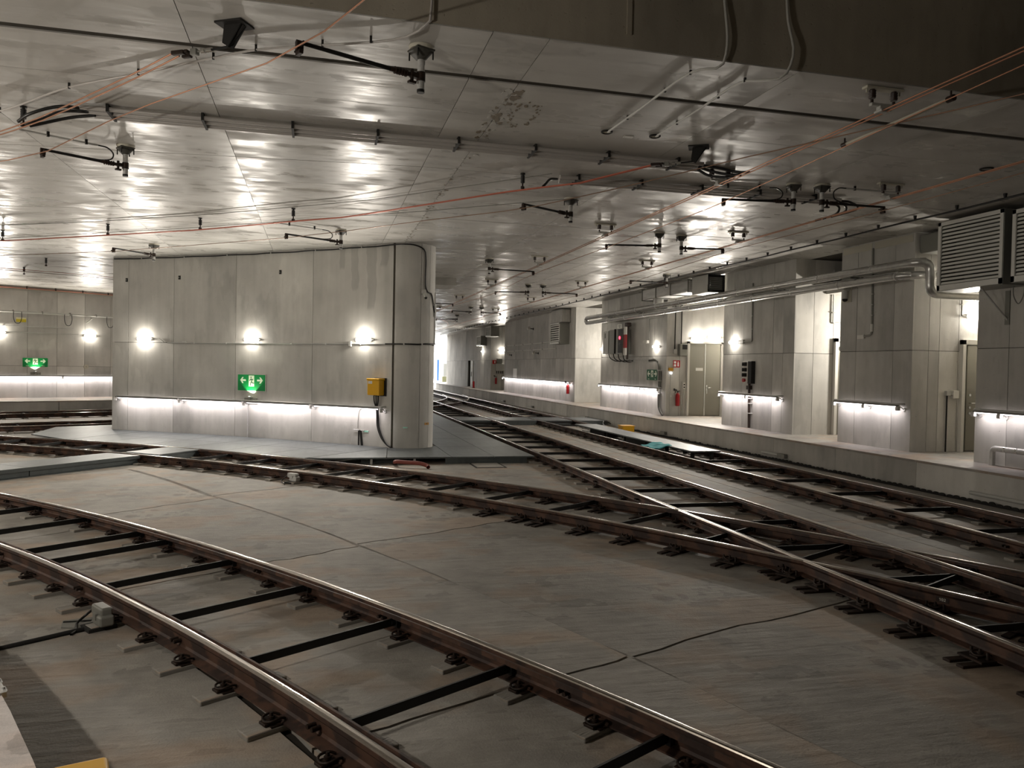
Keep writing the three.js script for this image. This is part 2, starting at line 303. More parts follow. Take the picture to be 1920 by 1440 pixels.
// ---- right-hand side: service rooms stepping along the raised walkway
const wr = struct('wall_right', [12.75, 0.6, -30], 'row of shuttered concrete wall blocks with door recesses beside the raised walkway');
const W = 12.75, ROW = 2.86;
let pi = 0;
function block(z0, z1, joints, mats = M.wall, endJ = null) {          // z0 far, z1 near
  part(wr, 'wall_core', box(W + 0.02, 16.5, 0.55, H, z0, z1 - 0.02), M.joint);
  const zs = [z0, ...joints, z1], g = 0.006;
  for (let i = 0; i < zs.length - 1; i++) for (const [y0, y1] of [[0.58, ROW - g], [ROW + g, H]]) part(wr, 'panel', boxUV(box(W - (pi % 4 === 1 ? 0.003 : 0), W + 0.03, y0, y1, zs[i] + (i ? g : 0), zs[i + 1] - (i < zs.length - 2 ? g : 0)), rnd() * 4, rnd() * 4), pick(mats, pi++));
  if (endJ) { const xs = [W, ...endJ]; for (let i = 0; i < xs.length - 1; i++) for (const [y0, y1] of [[0.58, ROW - g], [ROW + g, H]]) part(wr, 'panel', boxUV(box(xs[i] + (i ? g : 0.03), xs[i + 1] - g, y0, y1, z1 - 0.03, z1), rnd() * 4, rnd() * 4), pick(M.wall, pi++)); }
}
block(-78, -66.5, [-75.4, -73, -71, -69, -67.6]);
block(-63.6, -57.2, [-62.3, -61, -59.7, -58.4], M.wall, [13.6, 15.6]);
part(wr, 'lintel', box(W, 16.5, 2.87, H, -66.5, -63.6), M.wall[1]);
part(wr, 'niche_back', box(14.2, 16.5, 0.58, 2.9, -66.5, -63.6), M.wallDark[1]);
block(-52.8, -37.4, [-51.2, -49.7, -48.2, -46.7, -45.2, -43.7, -42.2, -40.7, -39.2, -38.0], M.wallDark, [14.4, 15.6]);
block(-33.68, -26.76, [-32.9, -31.5, -30.4, -29.3, -27.95], M.wall, [13.3, 15.6]);
block(-22.56, -18.72, [-21.95, -21.35, -19.75, -19.25], M.wall, [13.35, 13.98, 15.6]);
block(-16.8, -14.36, [-16.2, -14.95], M.wallDark, [13.18, 13.46, 13.98, 15.6]);
block(-12.63, 12, [-11.9, -10.3, -8.7, -7.1, -5.5, -3.9], M.wallDark);
for (const [z0, z1] of [[-57.2, -52.8], [-37.4, -33.68], [-26.76, -22.56], [-18.72, -16.8], [-14.36, -12.63]]) part(wr, 'recess_back', box(15.6, 16.5, 0.55, H, z0, z1), M.wall[1]);
for (const [z0, z1, y] of [[-18.7, -16.82, 4.52], [-14.34, -12.65, 4.95]]) part(wr, 'recess_beam', box(13.7, 15.6, y, y + 0.3, z0, z1), M.wall[3]);
for (const [z0, z1] of [[-16.75, -15.72], [-15.62, -14.42]]) part(wr, 'foam_strip', box(W - 0.012, W + 0.01, 5.27, 5.43, z0, z1), M.cream);

const plat = struct('platform', [11.7, 0, -30], 'raised concrete walkway with a pale top along the service rooms');
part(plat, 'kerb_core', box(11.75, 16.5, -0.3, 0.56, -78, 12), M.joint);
for (let z = 12, i = 0; z > -77; z -= 2.5, i++) {
  part(plat, 'kerb_panel', boxUV(box(11.72, 11.76, -0.3, 0.555, z - 2.492, z), rnd() * 4, rnd() * 4), pick(M.wall, i));
  part(plat, 'walkway_slab', boxUV(box(11.69, 16, 0.555, 0.6, z - 2.496, z), rnd() * 3, rnd() * 3), M.platform);
}

// ---- the island wall between the curves: curved shuttered face, rounded nose
const isl = struct('wall_island', [-2, 0.17, -25], 'curved concrete island wall with a rounded nose between the tracks');
const RN = 39.45, nose = [2.35, -20.5], NR = 0.65, PH0 = Math.atan2(0.719, -0.695);
{
  const back = arcE(36.0, 0.78, 1.068, 12).map((p) => p);
  const front = arc(BC, RN + 0.02, 1.056, 0.8035, 24), np = Array.from({ length: 13 }, (_, i) => { const a = PH0 * (1 - i / 12); return [nose[0] + (NR - 0.02) * Math.cos(a), nose[1] + (NR - 0.02) * Math.sin(a)]; });
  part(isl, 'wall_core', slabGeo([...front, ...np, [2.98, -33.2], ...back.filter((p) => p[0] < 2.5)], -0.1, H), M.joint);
  const js = [1.0575, 1.0426, 0.9998, 0.942, 0.8723, 0.8035], g = 0.006, order = [0, 2, 4, 1, 3, 1, 1, 0, 1, 0];
  let o = 0;
  for (let i = 0; i < js.length - 1; i++) for (const [y0, y1] of [[0, ROW - g], [ROW + g, H]]) {
    const P = [...arc(BC, RN, js[i] - g / RN, js[i + 1] + g / RN, 8), ...arc(BC, RN + 0.03, js[i + 1] + g / RN, js[i] - g / RN, 8)];
    const ge = slabGeo(P, y0, y1), u = ge.attributes.uv, ps = ge.attributes.position, nn = ge.attributes.normal, ox = rnd() * 4;
    for (let k = 0; k < u.count; k++) if (Math.abs(nn.getY(k)) < 0.5) u.setXY(k, ox + RN * Math.atan2(BC[1] - ps.getZ(k), ps.getX(k) - BC[0]), ps.getY(k) + i * 0.7);
    if (i === 4 && y0 > 1) for (let k = 0; k < u.count; k++) if (Math.abs(nn.getY(k)) < 0.5) u.setXY(k, RN * Math.atan2(BC[1] - ps.getZ(k), ps.getX(k) - BC[0]) - 31.6, ps.getY(k) - 2.86);
    part(isl, 'panel', ge, i === 4 && y0 > 1 ? M.wallStain : M.wall[order[o]]); o++;
  }
  const cuts = [PH0, 1.25, 0.8, 0];
  for (let i = 0; i < 3; i++) for (const [y0, y1] of [[0, ROW - g], [ROW + g, H]]) {
    const A = Array.from({ length: 9 }, (_, k) => lerp(cuts[i] - 0.008, cuts[i + 1] + 0.008, k / 8));
    const ge = slabGeo([...A.map((a) => [nose[0] + NR * Math.cos(a), nose[1] + NR * Math.sin(a)]), ...A.slice().reverse().map((a) => [nose[0] + (NR - 0.03) * Math.cos(a), nose[1] + (NR - 0.03) * Math.sin(a)])], y0, y1);
    const n = ge.toNonIndexed ? ge : ge, u = n.attributes.uv, ps = n.attributes.position, nn = n.attributes.normal;
    for (let k = 0; k < u.count; k++) if (Math.abs(nn.getY(k)) < 0.5) { const a = Math.atan2(ps.getZ(k) - nose[1], ps.getX(k) - nose[0]); u.setXY(k, a * NR + i, ps.getY(k)); nn.setXYZ(k, Math.cos(a), 0, Math.sin(a)); }
    part(isl, 'panel', ge, M.wall[[3, 1, 0][i]]);
  }
  part(isl, 'panel', boxUV(box(2.97, 3.0, 0, H, -33, -20.5)), M.wall[0]);
  part(isl, 'mortar_patch', slabGeo([...arc(BC, RN - 0.004, 0.8535, 0.8375, 4), ...arc(BC, RN + 0.01, 0.8375, 0.8535, 4)], 0.1, 0.79), M.wallDark[1]);
}

// ---- left tunnel: curved outer wall with its own walkway
const wl = struct('wall_left', [-10.5, 0, -39.5], 'curved concrete wall of the left tunnel behind the far tracks');
{
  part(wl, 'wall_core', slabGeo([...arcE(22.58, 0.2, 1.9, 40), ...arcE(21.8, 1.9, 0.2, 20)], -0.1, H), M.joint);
  const st = 0.0512, g = 0.006 / 22.6;
  for (let k = -9; k < 13; k++) { const t = 1.06 - k * st; for (const [y0, y1] of [[0.5, 1.98], [1.99, H]]) part(wl, 'panel', slabGeo([...arcE(22.6, t + g, t + st - g, 4), ...arcE(22.55, t + st - g, t + g, 4)], y0, y1, rnd() * 4, rnd() * 4), pick(M.wall, k + 20)); }
  const p = struct('platform', [-9, 0, -36], 'narrow raised walkway along the left tunnel wall');
  part(p, 'walkway_slab', slabGeo([...arcE(25.8, 0.3, 1.9, 40), ...arcE(22.6, 1.9, 0.3, 30)], 0.52, 0.57), M.platform);
  for (let k = 0; k < 14; k++) { const a = 0.5 + k * 0.09; part(p, 'kerb_panel', slabGeo([...arcE(25.77, a + 0.0004, a + 0.0896, 4), ...arcE(25.5, a + 0.0896, a + 0.0004, 4)], -0.06, 0.52, rnd() * 4, rnd() * 4), pick(M.wall, k)); }
}
// ---- the platform the viewer stands on, with the wall behind it
{
  const p = struct('platform', [-1.3, 0, -3.5], 'pale near platform at the lower left corner, nearest the viewer');
  part(p, 'platform_slab', slabGeo([...arc(BC, 27.15, 1.4, 0.05, 60), ...arc(BC, 24.9, 0.05, 1.4, 40)], 0.5, 0.6), M_({ map: floorTex, bumpMap: floorBump, bumpScale: 0.004, roughness: 0.6, color: new THREE.Color(1.9, 1.85, 1.95) }));
  part(p, 'platform_base', slabGeo([...arc(BC, 27.0, 1.4, 0.05, 60), ...arc(BC, 24.9, 0.05, 1.4, 40)], -0.06, 0.5), M.raw);
  const w = struct('wall_near', [-3, 0, 0], 'concrete wall behind the near platform');
  part(w, 'wall_core', slabGeo([...arc(BC, 24.9, 1.5, 0.0, 60), ...arc(BC, 24.4, 0.0, 1.5, 40)], -0.06, 8.8), M.wall[1]);
  const wb = struct('wall_back', [0, 0, 12], 'rear wall of the hall behind the viewer'); part(wb, 'wall_core', box(-34, 16.5, -0.3, 9, 12, 12.5), M.raw);
  const we = struct('wall_end', [-34, 0, -30], 'end wall closing the left tunnel'); part(we, 'wall_core', box(-34.4, -34, -0.3, 9, -110, 12.5), M.raw);
  const ws = struct('wall_outer', [16.5, 0, -30], 'outer side of the service rooms'); part(ws, 'wall_core', [box(16.5, 17, -0.3, 9, -78, 12.5), box(12.75, 16.5, H, 8.8, -7.15, 12)], M.raw);
}
// ---- the bright station hall at the far end
{
  const s = struct('wall_station', [10, 0, -95], 'white tiled walls of the brightly lit station hall at the tunnel end');
  part(s, 'back_wall', box(-34, 26, -0.3, 7, -110.4, -110), M.tile);
  part(s, 'side_wall', box(25, 25.4, -0.3, 7, -110, -78), M.tile);
  part(s, 'front_wall', [box(16.5, 25.4, -0.3, 7, -78.3, -78)], M.tile);
  part(s, 'head_wall', [box(-34, 25.4, 5.475, 7, -78.3, -78)], M.tile);
  part(s, 'hall_ceiling', box(-34, 25.4, 7, 7.4, -110.4, -78), M.tile);
  part(s, 'platform_slab', box(11.72, 25, -0.3, 0.6, -110, -78), M.tile);
  const l = thing('ceiling_light_field', 'white luminous ceiling of the station hall seen through the tunnel mouth', 'light', [10, 6.9, -94]);
  part(l, 'luminous_panel', box(2, 22, 6.88, 6.95, -108, -80), G.station);
  const r = new THREE.RectAreaLight(0xffffff, STATION, 20, 28); r.position.set(0, -0.05, 0); r.rotation.x = -Math.PI / 2; l.add(r);
  const c = thing('blue_column', 'blue column in the bright station hall at the tunnel mouth', 'column', [13.4, 0.6, -88]);
  part(c, 'shaft', cyl([13.4, 0.68, -88], [13.4, 3.1, -88], 0.11, 0.11, 20), M.blue); part(c, 'foot', cyl([13.4, 0.6, -88], [13.4, 0.68, -88], 0.2, 0.18, 20), M.lightGrey);
  const b = thing('station_cabinet', 'pale ribbed cabinet on the station platform beside the tunnel mouth', 'cabinet', [13.8, 0.6, -84]);
  part(b, 'body', rbox(13.4, 14.2, 1.2, 2.7, -84.4, -84), M.lightGrey); part(b, 'base', rbox(13.3, 14.3, 0.6, 1.2, -84.5, -83.9), M_({ color: 0x6c6b4c, roughness: 0.6 }));
  for (let i = 0; i < 6; i++) part(b, 'rib', box(13.45 + i * 0.12, 13.5 + i * 0.12, 1.3, 2.6, -84, -83.97), M.greyPaint);
}

// ================================================================ TRACKS
const RB = 0.035, PROF = [[0.09, 0], [0.09, 0.011], [0.02, 0.024], [0.009, 0.04], [0.009, 0.098], [0.022, 0.114], [0.032, 0.124], [0.032, 0.152], [0.026, 0.161], [-0.022, 0.161], [-0.029, 0.152], [-0.031, 0.118], [-0.062, 0.114], [-0.069, 0.148], [-0.086, 0.148], [-0.088, 0.112], [-0.04, 0.098], [-0.009, 0.088], [-0.009, 0.04], [-0.02, 0.024], [-0.09, 0.011], [-0.09, 0]];
const TOP = [[0.0315, 0.153], [0.0265, 0.1625], [0.012, 0.1655], [-0.008, 0.1655], [-0.022, 0.1625], [-0.028, 0.153]];
const mir = (p) => p.map(([u, v]) => [-u, v]).reverse();
const shift = (plan, d) => plan.map((p, i) => { const a = plan[Math.max(0, i - 1)], b = plan[Math.min(plan.length - 1, i + 1)], l = Math.hypot(b[0] - a[0], b[1] - a[1]); return [p[0] - (b[1] - a[1]) / l * d, p[1] + (b[0] - a[0]) / l * d]; });
// pieces of a fastening, x across the track (outwards +), z along the rail
const padGeo = merge([rbox(-0.31, 0.33, -0.012, 0.034, -0.075, 0.075, 0.010, 1)]);
const padSlim = merge([rbox(-0.36, 0.40, -0.012, 0.022, -0.105, -0.03, 0.006, 1), rbox(-0.36, 0.40, -0.012, 0.022, 0.03, 0.105, 0.006, 1)]);
function clipGeo(w) {
  const L = [box(-0.17 * w, 0.17 * w, 0.03, 0.041, -0.07, 0.07)];
  for (const s of [-1, 1]) {
    L.push(cyl([s * 0.135, 0.04, 0], [s * 0.135, 0.105, 0], 0.013, 0.011, 6), cyl([s * 0.135, 0.066, 0], [s * 0.135, 0.083, 0], 0.023, 0.023, 6));
    L.push(tube([[s * 0.06, 0.058, -0.035], [s * 0.10, 0.075, -0.055], [s * 0.165, 0.07, -0.052], [s * 0.185, 0.06, 0], [s * 0.165, 0.07, 0.052], [s * 0.10, 0.075, 0.055], [s * 0.06, 0.058, 0.035]], 0.0085, 5, true, 14));
    L.push(rbox(s > 0 ? 0.085 : -0.20, s > 0 ? 0.20 : -0.085, 0.038, 0.056, -0.04, 0.04, 0.004, 1));
  }
  return merge(L);
}
const clipA = clipGeo(1), clipB = merge([clipGeo(1.25), box(-0.2, 0.24, 0.028, 0.045, -0.12, 0.12), cyl([0.14, 0.04, 0.08], [0.14, 0.1, 0.08], 0.016, 0.012, 6), cyl([0.14, 0.04, -0.08], [0.14, 0.1, -0.08], 0.016, 0.012, 6)]);
const tieGeo = merge([box(-0.735, 0.735, 0.085, 0.15, -0.008, 0.008), box(-0.742, -0.70, 0.07, 0.15, -0.03, 0.03), box(0.70, 0.742, 0.07, 0.15, -0.03, 0.03), cyl([-0.70, 0.115, 0], [-0.66, 0.115, 0], 0.02, 0.02, 6), cyl([0.66, 0.115, 0], [0.70, 0.115, 0], 0.02, 0.02, 6)]);
const boltGeo = merge([cyl([-0.06, 0.1, 0.028], [0.07, 0.1, 0.028], 0.016, 0.016, 6), cyl([-0.06, 0.1, -0.028], [0.07, 0.1, -0.028], 0.016, 0.016, 6)]);
function track(name, label, centre, stations, ties, mats, wide = () => false) {
  const mid = centre[centre.length >> 1], o = thing(name, label, 'track', [mid[0], 0, mid[1]], 0);
  for (const s of [-1, 1]) {
    const pl = shift(centre, s * 0.755), P = s > 0 ? PROF : mir(PROF), T = s > 0 ? TOP : mir(TOP);
    const r = part(o, 'rail', sweep(pl, P, RB), mats.rail); part(o, 'running_surface', sweep(pl, T, RB, false), M.polished, r);
  }
  stations.forEach(([x, z, a], i) => {                                // a = heading of the across direction
    for (const s of [-1, 1]) {
      const w = wide(x, z), px = x + Math.cos(a) * s * 0.755, pz = z - Math.sin(a) * s * 0.755;
      for (const [n, g, m] of [['support_pad', w ? padSlim : padGeo, w ? M.rustDark : pick(M.floor, i)], ['rail_fastening', w ? clipB : clipA, M.rustDark]]) {
        const q = new THREE.Mesh(g, m); q.name = n; q.castShadow = q.receiveShadow = true; q.position.set(px - mid[0], 0, pz - mid[1]); q.rotation.y = a + (s > 0 ? 0 : Math.PI); o.add(q);
      }
      if (!w && i % 3 === 1) { const q = new THREE.Mesh(boltGeo, M.rustDark); q.name = 'web_bolts'; q.position.set(px - mid[0], 0, pz - mid[1]); q.rotation.y = a + (s > 0 ? 0 : Math.PI); q.translateZ(0.33); o.add(q); }
    }
  });
  for (const [x, z, a] of ties) { const q = new THREE.Mesh(tieGeo, M.black); q.name = 'tie_bar'; q.castShadow = q.receiveShadow = true; q.position.set(x - mid[0], 0, z - mid[1]); q.rotation.y = a; o.add(q); }
  return o;
}
const onArc = (c, r, ts) => ts.map((t) => [c[0] + r * Math.cos(t), c[1] - r * Math.sin(t), t]);
const range = (a, b, s) => { const o = []; for (let t = a; s > 0 ? t < b : t > b; t += s) o.push(t); return o; };
// angle about AC for a given angle about BC
const toA = (t) => { let lo = 20, hi = 45; for (let i = 0; i < 50; i++) { const m = (lo + hi) / 2, [x, z] = pol(m, t); Math.hypot(x - AC[0], z - AC[1]) < 38.51 ? lo = m : hi = m; } const [x, z] = pol(lo, t); return Math.atan2(AC[1] - z, x - AC[0]); };
const rails = { rail: M.rust };
track('tram_track', 'curved grooved-rail track in the foreground, nearest the viewer, with black tie bars', arc(AC, 38.51, 0.22, 1.02, 90), onArc(AC, 38.51, range(0.30, 0.95, 0.0234).map((t) => toA(t))), onArc(AC, 38.51, [0.285, 0.331, 0.378, 0.424, 0.470, 0.516, 0.562, 0.609, 0.656, 0.679, 0.725, 0.771, 0.817].map(toA)), rails);
track('tram_track', 'middle curved track sweeping left past the island wall and crossing the straight one', arc(BC, 35.47, 0.16, 1.30, 120), onArc(BC, 35.47, [...range(0.278, 0.60, 0.0222), ...range(0.60, 1.2, 0.0193)]), onArc(BC, 35.47, [0.44, 0.48, ...range(0.517, 1.19, 0.0383)]), rails, (x, z) => z > -12.4);
const straight = (x, z0, z1, n) => Array.from({ length: n + 1 }, (_, i) => [x, lerp(z0, z1, i / n)]);
track('tram_track', 'straight track crossed by the curve, running between walkway plates and a pale bed', straight(6.1, 8, -78, 20), range(-3, -50, -0.68).map((z) => [6.1, z, 0]), range(-5.4, -50, -1.5).map((z) => [6.1, z, 0]), rails, (x, z) => z > -9.5);
track('tram_track', 'outermost straight track running beside the raised walkway kerb', straight(9.5, 8, -78, 20), range(-3, -50, -0.68).map((z) => [9.5, z, 0]), range(-5.6, -50, -1.62).filter((z) => z > -17.5 || z < -27.5).map((z) => [9.5, z, 0]), rails);
const onE = (r, ts) => ts.map((t) => [EC[0] + r * Math.cos(t), EC[1] + r * Math.sin(t), -t]);
track('tram_track', 'far left track passing behind the island wall, the nearer of the two', arcE(33.35, 0.02, 1.45, 90), onE(33.35, range(0.75, 1.3, 0.0205)), onE(33.35, range(0.77, 1.3, 0.045)), rails);
track('tram_track', 'far left track passing behind the island wall, the one beside the left walkway', arcE(27.1, 0.02, 1.6, 90), onE(27.1, range(0.8, 1.35, 0.025)), onE(27.1, range(0.82, 1.35, 0.055)), rails);

function decal(o, name, txt, wM, hM, fg, bg, px = 256) {              // flat printed plate facing +z
  const c = document.createElement('canvas'); c.width = px; c.height = Math.round(px * hM / wM); const x = c.getContext('2d');
  if (typeof txt === 'function') txt(x, c.width, c.height); else { x.fillStyle = bg; x.fillRect(0, 0, c.width, c.height); x.fillStyle = fg; x.font = 'bold ' + Math.round(c.height * 0.8) + 'px sans-serif'; x.textAlign = 'center'; x.textBaseline = 'middle'; x.fillText(txt, c.width / 2, c.height / 2); }
  const t = new THREE.CanvasTexture(c); t.colorSpace = THREE.SRGBColorSpace; t.magFilter = THREE.LinearFilter;
  const side = M_({ color: 0x55534e, roughness: 0.6 }), m = new THREE.Mesh(new THREE.BoxGeometry(wM, hM, 0.004), [side, side, side, side, M_({ map: t, roughness: 0.5 }), side]); m.name = name; m.castShadow = m.receiveShadow = true; if (o) o.add(m); return m;
}
for (const [txt, r, t] of [['102', 35.47 - 0.755 - 0.012, 0.433], ['122', 35.47 + 0.755 - 0.012, 0.424]]) {
  const d = decal(null, 'rail_number', txt, 0.12, 0.05, '#c9c6bb', '#2a1b14'), [x, z] = pol(r, t); d.name = numbered('rail_number'); d.position.set(x, RB + 0.07, z); d.rotation.y = t - Math.PI / 2; scene.add(d);
  d.userData = { label: 'white painted number on the rusty rail web, ' + (txt === '102' ? 'the left one near the crossing' : 'the right one at the picture edge'), category: 'number' };
}
// ---- small things on the rails and the slab
{
  const s = (lab, r, t, k) => {
    const o = thing('rail_contact_box', lab, 'sensor box', [...((p) => [p[0], 0, p[1]])(pol(r, t))], t - Math.PI / 2);
    const add = (n, g, m) => { const q = new THREE.Mesh(merge(g), m); q.name = n; q.castShadow = q.receiveShadow = true; o.add(q); };
    add('housing', [rbox(-0.12, 0.11, 0.10, 0.19, -0.05, 0.05, 0.02), rbox(-0.04, 0.15, 0.04, 0.13, -0.05, 0.07, 0.02), box(0.0, 0.06, 0.09, 0.14, 0.06, 0.078)], k ? M.greyPaint : M.zincMatt); add('clamp', box(-0.10, 0.10, 0.0, 0.03, -0.09, 0.14), M.dark);
    add('cable', tube([[-0.13, 0.13, 0.03], [-0.19, 0.08, 0.06], [-0.17, 0.03, 0.14], [-0.02, 0.012, 0.2], [0.05, 0.012, 0.26]], 0.011), M.blackGloss); return o;
  };
  s('grey sensor box clamped to the nearest rail with a looped black cable', 28.40, 0.580, 1);
  s('small grey sensor box clamped to the middle curved rail near the crossing plates', 34.52, 0.757, 0);
  const pl = thing('cable_plate', 'dark metal cover plate on the slab beside the nearest rail sensor box', 'cover plate', [-2.03, 0, -7.36]);
  part(pl, 'plate', slabGeo([[-2.14, -7.44], [-1.88, -7.52], [-1.78, -7.34], [-1.90, -7.20], [-2.10, -7.26]], 0, 0.012), M.greyPaint); part(pl, 'lip', box(-2.12, -1.9, 0.012, 0.02, -7.4, -7.38), M.dark);
  const pc = thing('floor_duct', 'dark cable duct let across the slab to the nearest rail', 'cable duct', [-2.4, 0, -6.9]);
  const d0 = pol(27.2, 0.579), d1 = pol(28.3, 0.581);
  part(pc, 'duct', cyl([d0[0], 0.008, d0[1]], [d1[0], 0.008, d1[1]], 0.022, 0.022, 8), M.dark);
  const ns = thing('platform_nosing', 'serrated steel nosing strip on the edge of the near platform', 'nosing', [-1.45, 0.6, -4.2]);
  part(ns, 'strip', slabGeo([...arc(BC, 27.17, 0.486, 0.56, 8), ...arc(BC, 27.12, 0.56, 0.486, 8)], 0.585, 0.612), M.zinc);
  for (let i = 0; i < 14; i++) { const [x, z] = pol(27.165, 0.488 + i * 0.005); part(ns, 'tooth', cyl([x, 0.6, z], [x, 0.622, z], 0.018, 0.008, 6), M.zinc); }
  const ys = thing('yellow_step', 'yellow painted block at the edge of the near platform, bottom left', 'block', [-0.98, 0, -3.45]);
  part(ys, 'block', (() => { const g = rbox(-0.16, 0.17, 0, 0.57, -0.12, 0.42, 0.02); g.rotateY(0.28); g.translate(-1.0, 0, -3.5); return g; })(), M.yellow);
  for (const [x, z] of [[-0.93, -3.49], [-0.95, -3.46]]) part(ys, 'screw', cyl([x, 0.57, z], [x, 0.576, z], 0.011, 0.011, 10), M.brown);
  const h = thing('red_hose', 'red brown hose end lying in front of the walkway edge', 'hose', [2, 0, -17.5]);
  part(h, 'tube', tube([[1.75, 0.05, -17.9], [1.76, 0.12, -17.55], [1.95, 0.12, -17.4], [2.25, 0.11, -17.25], [2.4, 0.07, -17.15], [2.42, 0.04, -17.08]], 0.045, 10), M.redHose); part(h, 'collar', cyl([1.75, 0.05, -17.92], [1.75, 0.07, -17.8], 0.055, 0.055, 12), M.dark);
}
// ---- walkway plates around the island wall
const wk = thing('walkway', 'grey plate walkway around the foot of the island wall', 'walkway', [0, 0, -20]);
{
  const yT = 0.17, pl = (poly, i) => part(wk, 'walkway_plate', slabGeo(poly, yT - 0.028, yT, rnd() * 3, rnd() * 3), M.plate);
  for (let t = 0.806, i = 0; t < 1.01; t += 0.036, i++) { const t1 = Math.min(t + 0.0355, 1.022); pl([...arc(BC, 36.47, t, t1, 4), ...arc(BC, 37.93, t1, t, 4)], i); pl([...arc(BC, 37.945, t, t1, 4), ...arc(BC, 39.43, t1, t, 4)], i); }
  pl([pol(36.47, 1.0225), [-7.85, -24.4], [-7.98, -26.95], [-6.5, -27.85], [-6.25, -26.75], pol(39.43, 1.05), pol(39.43, 1.0225)]);
  pl([pol(36.6, 0.8052), [0.1, -17.95], [1.56, -17.95], [1.74, -19.85], pol(39.42, 0.8052)]);
  pl([[1.575, -17.95], [3.08, -17.95], [3.08, -20.5], ...Array.from({ length: 9 }, (_, i) => { const a = lerp(0.02, PH0, i / 8); return [nose[0] + 0.66 * Math.cos(a), nose[1] + 0.66 * Math.sin(a)]; }), [1.755, -19.85]]);
  for (const [x0, x1] of [[3.095, 4.125], [4.14, 5.13]]) for (let z = -17.95; z > -34; z -= 2.26) part(wk, 'walkway_plate', boxUV(box(x0, x1, yT - 0.028, yT, z - 2.245, z), rnd() * 3, rnd() * 3), M.plate);
  part(wk, 'skirt', [box(2.95, 4.95, 0.0, 0.142, -18.0, -17.975), box(1.0, 1.75, 0.0, 0.142, -18.3, -18.28), box(1.78, 2.9, 0.02, 0.142, -18.55, -18.5)], M.plateEdge);
  part(wk, 'edge_angle', [box(0.1, 5.13, 0.135, 0.143, -17.99, -17.95)], M.plateEdge);
  for (const x of [1.2, 2.2, 3.55, 4.6]) part(wk, 'support', box(x, x + 0.05, 0, 0.14, -18.06, -18.0), M.zincMatt);
  for (let t = 0.82; t < 1.02; t += 0.04) part(wk, 'support', (() => { const [x, z] = pol(36.6, t); return box(x, x + 0.05, 0, 0.14, z - 0.05, z); })(), M.zincMatt);
}
